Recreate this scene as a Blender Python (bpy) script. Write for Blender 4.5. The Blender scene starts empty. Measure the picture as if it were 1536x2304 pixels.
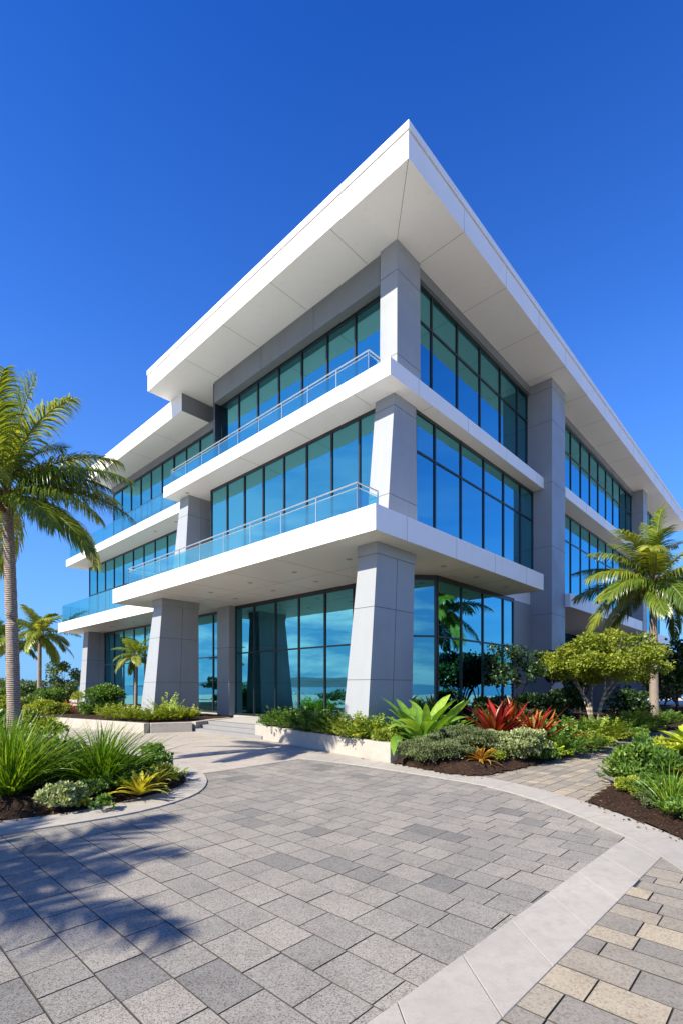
import bpy, math, random
import numpy as np
from mathutils import Vector, Matrix, noise as mnoise
R = math.radians
random.seed(7)
rng = np.random.default_rng(7)
scene = bpy.context.scene
COL = scene.collection

# ------------------------------------------------------------------ camera calibration
F, CX, HY, EYE = 1107.6, 768.0, 1544.0, 1.6          # focal length / horizon of the photo, eye height
def at(px, D): return ((px - CX) / F * D, D)          # plan position of something D metres ahead
def gp(px, py, z=0.0):                                # ground point under a pixel
    D = (EYE - z) * F / (py - HY)
    return ((px - CX) / F * D, D)
LB = math.hypot(1045, F); LA = math.hypot(1174, F)
Bv = np.array([1045 / LB, F / LB]); Av = np.array([-Bv[1], Bv[0]])
O = np.array([1.668, 12.288])
def W(b, a): p = O + b * Bv + a * Av; return (float(p[0]), float(p[1]))

# ------------------------------------------------------------------ materials
def nodes_of(name):
    m = bpy.data.materials.new(name); m.use_nodes = True
    nt = m.node_tree; nt.nodes.clear()
    return m, nt, nt.nodes, nt.links
def N(nt, t, **kw):
    n = nt.nodes.new(t)
    for k, v in kw.items():
        if k in n.inputs.keys(): n.inputs[k].default_value = v
        else: setattr(n, k, v)
    return n
def ramp(nt, src, stops):
    r = N(nt, 'ShaderNodeValToRGB'); cr = r.color_ramp
    while len(cr.elements) < len(stops): cr.elements.new(.5)
    for e, (p, c) in zip(cr.elements, stops): e.position = p; e.color = (*c, 1) if len(c) == 3 else c
    nt.links.new(src, r.inputs[0]); return r.outputs[0]
def mixc(nt, a, b, fac, mode='MIX'):
    m = N(nt, 'ShaderNodeMix', data_type='RGBA', blend_type=mode)
    for s, v in ((6, a), (7, b), (0, fac)):
        if hasattr(v, 'is_output'): nt.links.new(v, m.inputs[s])
        else: m.inputs[s].default_value = v if s == 0 else (*v, 1)
    return m.outputs[2]
def noise(nt, vec, scale, detail=4, rough=.55):
    n = N(nt, 'ShaderNodeTexNoise'); n.inputs['Scale'].default_value = scale
    n.inputs['Detail'].default_value = detail; n.inputs['Roughness'].default_value = rough
    nt.links.new(vec, n.inputs['Vector']); return n.outputs[0]
def coord(nt, kind='Object'):
    return N(nt, 'ShaderNodeTexCoord').outputs[kind]
def mapping(nt, vec, scale=(1, 1, 1), rot=(0, 0, 0)):
    m = N(nt, 'ShaderNodeMapping'); m.inputs['Scale'].default_value = scale; m.inputs['Rotation'].default_value = rot
    nt.links.new(vec, m.inputs['Vector']); return m.outputs[0]
def bump(nt, h, strength=.3, dist=.01):
    b = N(nt, 'ShaderNodeBump'); b.inputs['Strength'].default_value = strength; b.inputs['Distance'].default_value = dist
    nt.links.new(h, b.inputs['Height']); return b.outputs[0]
def principled(nt, color, rough=.6, normal=None, metal=0, spec=.5):
    p = N(nt, 'ShaderNodeBsdfPrincipled'); o = N(nt, 'ShaderNodeOutputMaterial')
    if hasattr(color, 'is_output'): nt.links.new(color, p.inputs['Base Color'])
    else: p.inputs['Base Color'].default_value = (*color, 1)
    if hasattr(rough, 'is_output'): nt.links.new(rough, p.inputs['Roughness'])
    else: p.inputs['Roughness'].default_value = rough
    p.inputs['Metallic'].default_value = metal; p.inputs['Specular IOR Level'].default_value = spec
    if normal is not None: nt.links.new(normal, p.inputs['Normal'])
    nt.links.new(p.outputs[0], o.inputs[0]); return p
def attr(nt, name='rnd'):
    a = N(nt, 'ShaderNodeAttribute'); a.attribute_name = name; return a.outputs['Fac']

def mat_plain(name, c, rough=.5, metal=0, var=.06, scale=3., bumpy=0., bscale=60, spec=.5):
    m, nt, n, l = nodes_of(name); v = coord(nt)
    f = noise(nt, v, scale, 5)
    lo = tuple(x * (1 - var * 2) for x in c); hi = tuple(min(1, x * (1 + var)) for x in c)
    col = ramp(nt, f, [(.3, lo), (.7, hi)])
    nm = bump(nt, noise(nt, v, bscale, 3), bumpy, .004) if bumpy else None
    principled(nt, col, rough, nm, metal, spec); return m

def mat_stone(name, c, gloss=.42):
    """smooth grey cladding: fine speckle, faint vertical water marks"""
    m, nt, n, l = nodes_of(name); v = coord(nt)
    sp = noise(nt, v, 140, 2, .8); cl = noise(nt, v, 1.1, 5, .6)
    st = noise(nt, mapping(nt, v, (2.2, 2.2, .25)), 1.6, 4, .6)
    col = ramp(nt, sp, [(.3, tuple(x * .82 for x in c)), (.7, tuple(x * 1.14 for x in c))])
    col = mixc(nt, col, tuple(x * .84 for x in c), ramp(nt, cl, [(.45, (0, 0, 0)), (.8, (.6, .6, .6))]))
    col = mixc(nt, col, tuple(min(1, x * 1.2) for x in c), ramp(nt, st, [(.5, (0, 0, 0)), (.75, (.25, .25, .25))]))
    rg = ramp(nt, cl, [(.3, (gloss - .1,) * 3), (.7, (gloss + .12,) * 3)])
    principled(nt, col, rg, bump(nt, sp, .08, .002)); return m

def mat_concrete(name, c, grid=None):
    m, nt, n, l = nodes_of(name); v = coord(nt)
    big = noise(nt, v, .8, 6, .65); mid = noise(nt, v, 9, 5, .7); fine = noise(nt, v, 160, 2, .7)
    col = ramp(nt, big, [(.3, tuple(x * .83 for x in c)), (.7, tuple(x * 1.08 for x in c))])
    col = mixc(nt, col, tuple(x * .74 for x in c), ramp(nt, mid, [(.45, (0, 0, 0)), (.75, (.8, .8, .8))]))
    col = mixc(nt, col, tuple(x * .6 for x in c), ramp(nt, fine, [(.55, (0, 0, 0)), (.72, (.7, .7, .7))]))
    if grid:
        bt = N(nt, 'ShaderNodeTexBrick'); bt.offset = .5
        for k, val in (('Scale', 1.), ('Mortar Size', .006), ('Brick Width', grid[0]), ('Row Height', grid[1])): bt.inputs[k].default_value = val
        bt.inputs['Color1'].default_value = (1, 1, 1, 1); bt.inputs['Color2'].default_value = (.88, .88, .88, 1); bt.inputs['Mortar'].default_value = (.5, .48, .46, 1)
        l.new(mapping(nt, v, rot=(0, 0, -math.atan2(Bv[1], Bv[0]))), bt.inputs['Vector'])
        col = mixc(nt, col, bt.outputs[0], 1.0, 'MULTIPLY')
    principled(nt, col, .78, bump(nt, fine, .25, .003), spec=.3); return m

def mat_paver(name, stops, agg=True):
    """paver stone: each stone its own tone (face attribute), exposed aggregate speckle"""
    m, nt, n, l = nodes_of(name); v = coord(nt)
    tone = ramp(nt, attr(nt), stops)
    vo = N(nt, 'ShaderNodeTexVoronoi'); vo.inputs['Scale'].default_value = 175 if agg else 95
    l.new(v, vo.inputs['Vector'])
    cellv = N(nt, 'ShaderNodeSeparateColor'); l.new(vo.outputs['Color'], cellv.inputs[0])
    fine = noise(nt, v, 230, 2, .7); big = noise(nt, v, .55, 5, .6)
    k = 1. if agg else .45
    sp = ramp(nt, cellv.outputs[0], [(.12, (1 - .55 * k,) * 3), (.34, (1.0,) * 3), (.75, (1.03,) * 3), (.95, (1 + .25 * k,) * 3)])
    col = mixc(nt, tone, sp, 1.0, 'MULTIPLY')
    col = mixc(nt, col, ramp(nt, fine, [(.3, (.78,) * 3), (.7, (1.15,) * 3)]), 1.0, 'MULTIPLY')
    col = mixc(nt, col, ramp(nt, big, [(.35, (.87, .875, .89)), (.65, (1.06, 1.05, 1.04))]), 1.0, 'MULTIPLY')
    stain = noise(nt, v, 3.1, 6, .7)
    col = mixc(nt, col, ramp(nt, stain, [(.32, (.72, .71, .7)), (.5, (1, 1, 1))]), .6, 'MULTIPLY')
    h = mixc(nt, vo.outputs['Distance'], fine, .4)
    principled(nt, col, .8, bump(nt, h, .5 if agg else .2, .006), spec=.3); return m

def mat_leaf(name, stops, rough=.42, trans=.35, tip=None):
    m, nt, n, l = nodes_of(name); v = coord(nt)
    oi = N(nt, 'ShaderNodeObjectInfo')
    mx = N(nt, 'ShaderNodeMath', operation='MULTIPLY_ADD'); mx.inputs[1].default_value = .75
    l.new(attr(nt), mx.inputs[0]); 
    sc = N(nt, 'ShaderNodeMath', operation='MULTIPLY'); sc.inputs[1].default_value = .22
    l.new(oi.outputs['Random'], sc.inputs[0]); l.new(sc.outputs[0], mx.inputs[2])
    col = ramp(nt, mx.outputs[0], stops)
    col = mixc(nt, col, ramp(nt, noise(nt, v, 14, 3), [(.3, (.72,) * 3), (.7, (1.15,) * 3)]), 1.0, 'MULTIPLY')
    if tip is not None:
        col = mixc(nt, col, tip[0], ramp(nt, attr(nt, 'along'), [(tip[1], (0, 0, 0)), (tip[2], (1, 1, 1))]))
    p = N(nt, 'ShaderNodeBsdfPrincipled'); t = N(nt, 'ShaderNodeBsdfTranslucent'); s = N(nt, 'ShaderNodeMixShader'); o = N(nt, 'ShaderNodeOutputMaterial')
    p.inputs['Roughness'].default_value = rough; p.inputs['Specular IOR Level'].default_value = .4
    l.new(col, p.inputs['Base Color'])
    tc = mixc(nt, col, (1.35, 1.3, .55), 1.0, 'MULTIPLY'); l.new(tc, t.inputs['Color'])
    s.inputs[0].default_value = trans
    l.new(p.outputs[0], s.inputs[1]); l.new(t.outputs[0], s.inputs[2]); l.new(s.outputs[0], o.inputs[0]); return m

def mat_glass(name, refl_col, trans_col, lo, hi, rough=.004):
    """coated glass: mirror coat over a tinted see-through pane"""
    m, nt, n, l = nodes_of(name); v = coord(nt)
    g = N(nt, 'ShaderNodeBsdfAnisotropic'); g.inputs['Roughness'].default_value = rough; g.inputs['Color'].default_value = (*refl_col, 1)
    wob = noise(nt, v, .55, 2); l.new(bump(nt, wob, .09, .03), g.inputs['Normal'])
    t = N(nt, 'ShaderNodeBsdfTransparent'); t.inputs['Color'].default_value = (*trans_col, 1)
    lw = N(nt, 'ShaderNodeLayerWeight'); lw.inputs['Blend'].default_value = .35
    fac = ramp(nt, lw.outputs['Facing'], [(0, (lo,) * 3), (.85, (hi,) * 3)])
    s = N(nt, 'ShaderNodeMixShader'); o = N(nt, 'ShaderNodeOutputMaterial')
    l.new(fac, s.inputs[0]); l.new(t.outputs[0], s.inputs[1]); l.new(g.outputs[0], s.inputs[2]); l.new(s.outputs[0], o.inputs[0]); return m

M = {}
def _white():
    m, nt, n, l = nodes_of('white panel'); v = coord(nt)
    st = noise(nt, mapping(nt, v, (2.4, 2.4, .22)), 2.2, 5, .62); bl = noise(nt, v, .5, 4)
    col = ramp(nt, bl, [(.3, (.80, .785, .765)), (.7, (.835, .825, .81))])
    col = mixc(nt, col, (.70, .68, .65), ramp(nt, st, [(.55, (0, 0, 0)), (.8, (.55, .55, .55))]))
    principled(nt, col, ramp(nt, bl, [(.3, (.38,) * 3), (.7, (.55,) * 3)]), bump(nt, noise(nt, v, .9, 2), .06, .05)); return m
M['white'] = _white()
M['grey'] = mat_stone('grey cladding', (.285, .305, .325))
M['greyband'] = mat_stone('grey header cladding', (.185, .20, .212))
M['joint'] = mat_plain('panel joint', (.30, .29, .28), .8)
M['joint_dark'] = mat_plain('dark joint', (.10, .10, .105), .8)
M['frame'] = mat_plain('dark aluminium frame', (.012, .016, .022), .35, var=.1)
M['rail'] = mat_plain('brushed metal rail', (.62, .64, .65), .3, metal=.85, var=.05)
M['glass'] = mat_glass('blue coated glass', (.22, .70, .82), (.05, .14, .13), .45, .88)
M['glass_rail'] = mat_glass('pale green balustrade glass', (.55, .9, .95), (.40, .78, .80), .16, .6)
M['core'] = mat_plain('interior wall', (.42, .40, .36), .8)
M['lamp'] = mat_plain('downlight trim', (.42, .40, .37), .5)
M['planter'] = mat_concrete('planter concrete', (.40, .37, .33))
M['plaza'] = mat_concrete('pale concrete', (.37, .337, .295), grid=(.62, .31))
M['band'] = mat_concrete('band concrete', (.335, .318, .288))
M['step'] = mat_stone('grey stone steps', (.22, .22, .225), .6)
M['floor'] = mat_concrete('stone floor', (.38, .37, .35))
M['paver'] = mat_paver('grey aggregate paver', [(0, (.14, .14, .136)), (.18, (.178, .174, .165)), (.4, (.228, .218, .199)), (1, (.275, .258, .230))])
M['beige'] = mat_paver('beige and grey paver', [(0, (.20, .188, .168)), (.4, (.25, .228, .19)), (.7, (.30, .265, .208)), (1, (.37, .318, .232))], agg=False)
M['sand'] = mat_plain('dark jointing sand', (.05, .046, .04), .95)
M['soil'] = None
def _soil():
    m, nt, n, l = nodes_of('bark mulch'); v = coord(nt)
    f = noise(nt, v, 38, 4, .75); b = noise(nt, v, 5, 4)
    col = ramp(nt, f, [(.32, (.012, .008, .006)), (.52, (.045, .027, .019)), (.68, (.14, .09, .062))])
    col = mixc(nt, col, ramp(nt, b, [(.3, (.7, .65, .6)), (.7, (1.2, 1.1, 1.0))]), 1.0, 'MULTIPLY')
    principled(nt, col, .95, bump(nt, f, 1.0, .05), spec=.15); return m
M['soil'] = _soil()
def _chip():
    m, nt, n, l = nodes_of('bark chips')
    col = ramp(nt, attr(nt), [(0, (.022, .013, .009)), (.55, (.075, .042, .028)), (.9, (.16, .10, .07)), (1, (.27, .20, .14))])
    principled(nt, col, .9, spec=.15); return m
M['chip'] = _chip()
M['ground'] = mat_plain('pale bounce ground', (.46, .425, .365), .95, var=.12, scale=1.5, bumpy=.5, bscale=40)  # invented pale surface, kept light to bounce sun up onto the soffits
def _sea():
    m, nt, n, l = nodes_of('sea water'); v = coord(nt)
    h = noise(nt, mapping(nt, v, (.05, .12, 1)), 1., 6, .6)
    principled(nt, (.012, .085, .16), .18, bump(nt, h, .5, 1.5)); return m
M['sea'] = _sea()
M['hill'] = mat_plain('wooded far hills', (.05, .10, .13), .95, var=.2, scale=.004)
def _trunk(name, lo, hi, ringscale=9.):
    m, nt, n, l = nodes_of(name); v = coord(nt)
    w = N(nt, 'ShaderNodeTexWave'); w.bands_direction = 'Z'; w.inputs['Scale'].default_value = ringscale
    w.inputs['Distortion'].default_value = 2.5; w.inputs['Detail'].default_value = 3; w.inputs['Detail Scale'].default_value = 1.5
    l.new(v, w.inputs['Vector'])
    f = noise(nt, v, 22, 5, .7)
    mixed = mixc(nt, w.outputs['Fac'], f, .6)
    col = ramp(nt, mixed, [(.25, lo), (.65, hi)])
    principled(nt, col, .9, bump(nt, mixed, .8, .03), spec=.2); return m
M['palmtrunk'] = _trunk('palm bark', (.11, .085, .068), (.37, .31, .265))
M['boot'] = _trunk('palm leaf base', (.055, .03, .018), (.20, .12, .065), 20.)
M['bark'] = _trunk('pale tree bark', (.16, .13, .10), (.42, .36, .29), 2.)
M['darkbark'] = _trunk('dark bark', (.03, .022, .015), (.09, .07, .05), 2.)
M['frond'] = mat_leaf('palm frond leaf', [(0, (.035, .08, .012)), (.32, (.105, .175, .022)), (.66, (.27, .32, .045)), (1, (.60, .55, .15))], .28, .38)
M['frond_old'] = mat_leaf('palm frond leaf old', [(0, (0.0418, 0.0855, 0.0228)), (.45, (0.118, 0.199, 0.0418)), (.8, (0.294, 0.37, 0.0608)), (1, (0.627, 0.57, 0.104))], .32, .32)
M['rachis'] = mat_plain('palm leaf stalk', (.20, .20, .05), .5, var=.2)
M['grass'] = mat_leaf('bright grass blade', [(0, (.035, .095, .008)), (.45, (.115, .235, .014)), (1, (.33, .42, .04))], .35, .4)
M['grass_old'] = mat_leaf('bright grass blade old', [(0, (0.0435, 0.109, 0.0174)), (.5, (0.131, 0.275, 0.0319)), (1, (0.348, 0.478, 0.0725))], .35, .38)
M['darkspike'] = mat_leaf('dark strap leaf', [(0, (0.0168, 0.042, 0.0224)), (.6, (0.042, 0.091, 0.042)), (1, (0.098, 0.168, 0.07))], .35, .15)
M['yellow'] = mat_leaf('yellow green leaf', [(0, (0.175, 0.225, 0.0187)), (.5, (0.5, 0.45, 0.0375)), (1, (0.775, 0.575, 0.0625))], .35, .3)
M['orange'] = mat_leaf('orange brown leaf', [(0, (0.182, 0.13, 0.026)), (.5, (0.468, 0.26, 0.039)), (1, (0.715, 0.351, 0.052))], .4, .3)
M['red'] = mat_leaf('red bromeliad leaf', [(0, (.03, .006, .010)), (.25, (.14, .010, .012)), (.5, (.36, .022, .016)), (.66, (.40, .09, .025)), (.84, (.36, .24, .05)), (1, (.30, .33, .06))], .3, .25)
M['redback'] = mat_leaf('coral bromeliad leaf', [(0, (0.24, 0.06, 0.03)), (.5, (0.6, 0.195, 0.075)), (1, (0.69, 0.375, 0.135))], .35, .25)
M['bigleaf'] = mat_leaf('broad bright leaf', [(0, (0.075, 0.18, 0.0225)), (.5, (0.195, 0.36, 0.045)), (1, (0.405, 0.555, 0.09))], .28, .35)
M['lime'] = mat_leaf('lime leaf', [(0, (0.135, 0.243, 0.0162)), (.5, (0.351, 0.459, 0.0338)), (1, (0.594, 0.648, 0.081))], .35, .35)
M['green'] = mat_leaf('mid green leaf', [(0, (0.032, 0.08, 0.016)), (.5, (0.104, 0.208, 0.0288)), (1, (0.272, 0.384, 0.056))], .38, .3)
M['yelgreen'] = mat_leaf('yellowish shrub leaf', [(0, (0.075, 0.135, 0.015)), (.5, (0.255, 0.33, 0.033)), (1, (0.57, 0.555, 0.075))], .38, .33)
M['greygreen'] = mat_leaf('grey green leaf', [(0, (.05, .08, .03)), (.5, (.125, .165, .065)), (1, (.26, .30, .13))], .55, .22)
M['silver'] = mat_leaf('variegated silver leaf', [(0, (.10, .15, .05)), (.5, (.28, .34, .14)), (1, (.60, .62, .36))], .5, .25)
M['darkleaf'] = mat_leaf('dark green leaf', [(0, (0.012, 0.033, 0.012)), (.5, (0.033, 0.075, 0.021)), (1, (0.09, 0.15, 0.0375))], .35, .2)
M['treeleaf'] = mat_leaf('small tree leaf', [(0, (.05, .10, .010)), (.5, (.20, .26, .022)), (1, (.48, .50, .06))], .38, .38)
M['olive'] = mat_leaf('background tree leaf', [(0, (0.034, 0.0765, 0.0238)), (.5, (0.102, 0.17, 0.0425)), (1, (0.238, 0.306, 0.085))], .5, .25)
M['stem'] = mat_plain('woody stem', (.09, .06, .035), .9, var=.2)

# ------------------------------------------------------------------ mesh builder
class MB:
    def __init__(s): s.v = []; s.f = []; s.m = []; s.r = []
    def face(s, idx, m=0, r=.5): s.f.append(tuple(idx)); s.m.append(m); s.r.append(r)
    def hexa(s, p, m=0, r=.5):                    # 8 points: bottom 0-3 ccw, top 4-7
        o = len(s.v); s.v += [tuple(map(float, q)) for q in p]
        for q in ((3, 2, 1, 0), (4, 5, 6, 7), (0, 1, 5, 4), (1, 2, 6, 5), (2, 3, 7, 6), (3, 0, 4, 7)): s.face([o + i for i in q], m, r)
    def box(s, x0, x1, y0, y1, z0, z1, m=0):
        s.hexa([(x0, y0, z0), (x1, y0, z0), (x1, y1, z0), (x0, y1, z0), (x0, y0, z1), (x1, y0, z1), (x1, y1, z1), (x0, y1, z1)], m)
    def tube(s, pts, rad, n=8, m=0, cap=True):
        o = len(s.v); P = [Vector(p) for p in pts]; K = len(P)
        up = Vector((0, 0, 1))
        for i, p in enumerate(P):
            t = (P[min(i + 1, K - 1)] - P[max(i - 1, 0)]).normalized()
            x = t.cross(up)
            if x.length < .05: x = t.cross(Vector((0, 1, 0)))
            x.normalize(); y = x.cross(t)
            for k in range(n):
                a = 2 * math.pi * k / n; s.v.append(tuple(p + (x * math.cos(a) + y * math.sin(a)) * rad[i]))
        for i in range(K - 1):
            for k in range(n):
                a, b = o + i * n + k, o + i * n + (k + 1) % n
                s.face((a, b, b + n, a + n), m)
        if cap: s.face([o + k for k in reversed(range(n))], m); s.face([o + (K - 1) * n + k for k in range(n)], m)
    def build(s, name, mats, parent=None, smooth=False, bevel=0):
        me = bpy.data.meshes.new(name); me.from_pydata(s.v, [], s.f)
        for mm in (mats if isinstance(mats, (list, tuple)) else [mats]): me.materials.append(mm)
        me.polygons.foreach_set('material_index', s.m)
        if smooth: me.polygons.foreach_set('use_smooth', [True] * len(s.f))
        at_ = me.attributes.new('rnd', 'FLOAT', 'FACE'); at_.data.foreach_set('value', s.r)
        me.update()
        o = bpy.data.objects.new(name, me); COL.objects.link(o)
        if parent is not None: o.parent = parent
        if bevel:
            b = o.modifiers.new('bevel', 'BEVEL'); b.width = bevel; b.segments = 2; b.limit_method = 'ANGLE'; b.angle_limit = R(40)
        return o

def np_mesh(name, V, Fq, mats, rnd=None, along=None, mi=None, smooth=False):
    """mesh from numpy arrays: V (n,3), list of face index arrays of equal size"""
    me = bpy.data.meshes.new(name)
    nf, k = Fq.shape
    me.vertices.add(len(V)); me.vertices.foreach_set('co', np.ascontiguousarray(V, dtype=np.float32).ravel())
    me.loops.add(nf * k); me.loops.foreach_set('vertex_index', np.ascontiguousarray(Fq, dtype=np.int32).ravel())
    me.polygons.add(nf); me.polygons.foreach_set('loop_start', np.arange(0, nf * k, k, dtype=np.int32))
    for mm in (mats if isinstance(mats, (list, tuple)) else [mats]): me.materials.append(mm)
    if mi is not None: me.polygons.foreach_set('material_index', np.asarray(mi, dtype=np.int32))
    me.polygons.foreach_set('use_smooth', np.full(nf, bool(smooth)))
    me.update(calc_edges=True); me.validate()
    if rnd is not None:
        a = me.attributes.new('rnd', 'FLOAT', 'FACE'); a.data.foreach_set('value', np.asarray(rnd, dtype=np.float32))
    if along is not None:
        a = me.attributes.new('along', 'FLOAT', 'POINT'); a.data.foreach_set('value', np.asarray(along, dtype=np.float32))
    return me
def link(name, me, parent=None, loc=None, rz=0, scale=None):
    o = bpy.data.objects.new(name, me); COL.objects.link(o)
    if parent is not None: o.parent = parent
    if loc is not None: o.location = loc
    o.rotation_euler.z = rz
    if scale is not None: o.scale = scale
    return o
def tag(o, label=None, cat=None, group=None, kind=None):
    for k, v in (('label', label), ('category', cat), ('group', group), ('kind', kind)):
        if v: o[k] = v
    return o
def empty(name, loc, rz=0):
    o = bpy.data.objects.new(name, None); COL.objects.link(o); o.location = loc; o.rotation_euler.z = rz
    o.empty_display_size = .2; return o

# ------------------------------------------------------------------ foliage helpers (numpy)
def unit(v): return v / np.maximum(np.linalg.norm(v, axis=-1, keepdims=True), 1e-9)
def strips(P, S, Wd, fold=.0, up=None):
    """ribbons: P (n,k,3) spine, S (n,k,3) side unit, Wd (n,k) half width; 3 verts across when folded"""
    n, k, _ = P.shape
    if up is None: up = np.zeros_like(P); up[..., 2] = 1
    Lf = P - S * Wd[..., None] + up * (fold * Wd)[..., None]; Rt = P + S * Wd[..., None] + up * (fold * Wd)[..., None]
    V = np.stack([Lf, P, Rt], 2).reshape(n * k * 3, 3)
    base = (np.arange(n)[:, None] * k + np.arange(k - 1)[None, :]) * 3
    q1 = np.stack([base, base + 1, base + 4, base + 3], -1).reshape(-1, 4)
    q2 = np.stack([base + 1, base + 2, base + 5, base + 4], -1).reshape(-1, 4)
    Fq = np.concatenate([q1, q2]); ids = np.concatenate([np.repeat(np.arange(n), k - 1)] * 2)
    al = np.repeat(np.tile(np.linspace(0, 1, k), n), 3)
    return V, Fq, ids, al
def leaves(P, T, Nn, L, Wd, curl=.25):
    """n small folded leaves: base P, axis T, normal N, length L, half width Wd -> quads as 2 tris sharing the midrib"""
    n = len(P); T = unit(T); Nn = unit(Nn - (Nn * T).sum(-1, keepdims=True) * T); S = np.cross(T, Nn)
    L = L[:, None]; Wd = Wd[:, None]
    mid = P + T * L * .45 - Nn * 0
    v0 = P; v1 = mid - S * Wd + Nn * Wd * curl; v2 = P + T * L - Nn * L * .12; v3 = mid + S * Wd + Nn * Wd * curl
    V = np.stack([v0, v1, v2, v3], 1).reshape(-1, 3); b = np.arange(n) * 4
    Fq = np.concatenate([np.stack([b, b + 1, b + 2], -1), np.stack([b, b + 2, b + 3], -1)])
    return V, Fq, np.concatenate([np.arange(n)] * 2)
def rosette_mesh(name, mat, n, L, wid, seed, e0=(20, 85), curve=(20, 70), k=8, r0=.04, fold=.35, prof='lance', jit=.15, twist=.0):
    """leaves or blades rising from one base; elevation from e0 range, bending down by curve degrees"""
    g = np.random.default_rng(seed)
    az = np.arange(n) * 2.39996 + g.normal(0, .25, n)
    fr = (np.arange(n) + .5) / n
    e = np.radians(e0[0] + (e0[1] - e0[0]) * fr + g.normal(0, 5, n)); c = np.radians(g.uniform(curve[0], curve[1], n))
    LL = L * (1 - .25 * fr) * g.uniform(1 - jit * 1.6, 1 + jit, n)
    t = np.linspace(0, 1, k)
    ang = e[:, None] - c[:, None] * t[None, :] ** 1.5
    ds = LL[:, None] / (k - 1)
    rad = np.concatenate([np.zeros((n, 1)), np.cumsum(np.cos(ang[:, :-1]) * ds, 1)], 1) + r0 * (1 - fr)[:, None] * g.uniform(.3, 1, n)[:, None]
    z = np.concatenate([np.zeros((n, 1)), np.cumsum(np.sin(ang[:, :-1]) * ds, 1)], 1)
    a2 = az[:, None] + g.normal(0, .25, n)[:, None] * t[None, :] * 1.2
    P = np.stack([rad * np.cos(a2), rad * np.sin(a2), z], -1)
    tw = g.normal(0, twist, n)[:, None] if twist else 0
    S = np.stack([-np.sin(az)[:, None] + 0 * t, np.cos(az)[:, None] + 0 * t, 0 * ang], -1)
    U = np.stack([-np.sin(ang) * np.cos(az)[:, None], -np.sin(ang) * np.sin(az)[:, None], np.cos(ang)], -1)
    if twist:
        S2 = S * np.cos(tw)[..., None] + U * np.sin(tw)[..., None]; U = U * np.cos(tw)[..., None] - S * np.sin(tw)[..., None]; S = S2
    if prof == 'lance': w = np.sin(np.pi * (t * .86 + .14)) ** .75 * 1.0
    elif prof == 'broad': w = np.clip(np.sin(np.pi * np.clip((t - .12) / .88, 0, 1)), 0, 1) ** .6 + .12 * (1 - t)
    else: w = (1 - t) ** .55
    w[-1] = .03
    Wd = wid * w[None, :] * g.uniform(.75, 1.15, n)[:, None]
    V, Fq, ids, al = strips(P, S, Wd, fold, U)
    rn = g.uniform(0, 1, n)[ids]
    return np_mesh(name, V, Fq, mat, np.clip(rn * .8 + .2 * fr[ids], 0, 1), al, smooth=True)
def lump_points(g, n, rx, ry, rz, lumps, shell=.55, lumpr=.42):
    """points spread on the shells of random lumps filling an ellipsoid sitting on z=0"""
    c = unit(g.normal(size=(lumps, 3))) * (g.uniform(.25, .78, lumps) ** .7)[:, None]
    lr = lumpr * g.uniform(.65, 1.25, lumps)
    w = lr ** 2; k = g.choice(lumps, n, p=w / w.sum())
    d = unit(g.normal(size=(n, 3))); d[:, 2] = np.where(d[:, 2] < -.35, -d[:, 2], d[:, 2])
    q = c[k] + d * (lr[k] * g.uniform(shell, 1.08, n))[:, None]
    P = q * np.array([rx, ry, rz]) + np.array([0, 0, rz * .92])
    keep = P[:, 2] > .0
    return P[keep], unit(d * np.array([1 / rx, 1 / ry, 1 / rz]))[keep], k[keep]
def shrub_mesh(name, mat, rx, ry, rz, n, leaf, seed, lumps=14, aspect=.36, lumpr=.42, upness=.45, shell=.5):
    g = np.random.default_rng(seed)
    P, D, k = lump_points(g, n, rx, ry, rz, lumps, shell, lumpr); n = len(P)
    T = unit(D * .8 + g.normal(0, .45, (n, 3)) + np.array([0, 0, upness]))
    Nn = unit(D + np.array([0, 0, .8]) + g.normal(0, .45, (n, 3)))
    L = leaf * g.uniform(.6, 1.3, n)
    V, Fq, ids = leaves(P, T, Nn, L, L * aspect)
    tone = np.clip(g.uniform(0, 1, lumps)[k] * .45 + g.uniform(0, 1, n) * .55 , 0, 1)
    return np_mesh(name, V, Fq, mat, tone[ids])
def sprig_mesh(name, mat, n_st, H, spread, per, leaf, seed, aspect=.3, arch=35):
    """upright leafy sprays: curved shoots each carrying leaves along its length (ferny, loose shrub)"""
    g = np.random.default_rng(seed)
    PP = []; TT = []; NN = []; LL = []; RR = []
    for i in range(n_st):
        az = g.uniform(0, 2 * math.pi); e = R(g.uniform(35, 88)); c = R(g.uniform(10, arch)); h = H * g.uniform(.6, 1.1)
        b = np.array([math.cos(az), math.sin(az), 0]) * g.uniform(0, spread) ; tt = np.sort(g.uniform(.25, 1, per))
        ang = e - c * tt ** 1.4
        pos = b[None] + np.stack([np.cos(e - c * tt * .5) * math.cos(az), np.cos(e - c * tt * .5) * math.sin(az), np.sin(e - c * tt * .5)], -1) * (h * tt)[:, None]
        fwd = np.stack([np.cos(ang) * math.cos(az), np.cos(ang) * math.sin(az), np.sin(ang)], -1)
        side = np.array([-math.sin(az), math.cos(az), 0]) * np.where(np.arange(per) % 2, 1, -1)[:, None]
        PP.append(pos); TT.append(fwd * .6 + side * .8 + g.normal(0, .25, (per, 3))); NN.append(np.cross(side * np.where(np.arange(per) % 2, 1, -1)[:, None], fwd) * -1 + g.normal(0, .3, (per, 3)) + np.array([0, 0, .4]))
        LL.append(leaf * g.uniform(.7, 1.2, per) * (1.15 - .5 * tt)); RR.append(np.clip(g.uniform(0, .6) + g.uniform(0, .4, per), 0, 1))
    P, T, Nn, L, rr = map(np.concatenate, (PP, TT, NN, LL, RR))
    V, Fq, ids = leaves(P, T, Nn, L, L * aspect)
    return np_mesh(name, V, Fq, mat, rr[ids])
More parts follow.
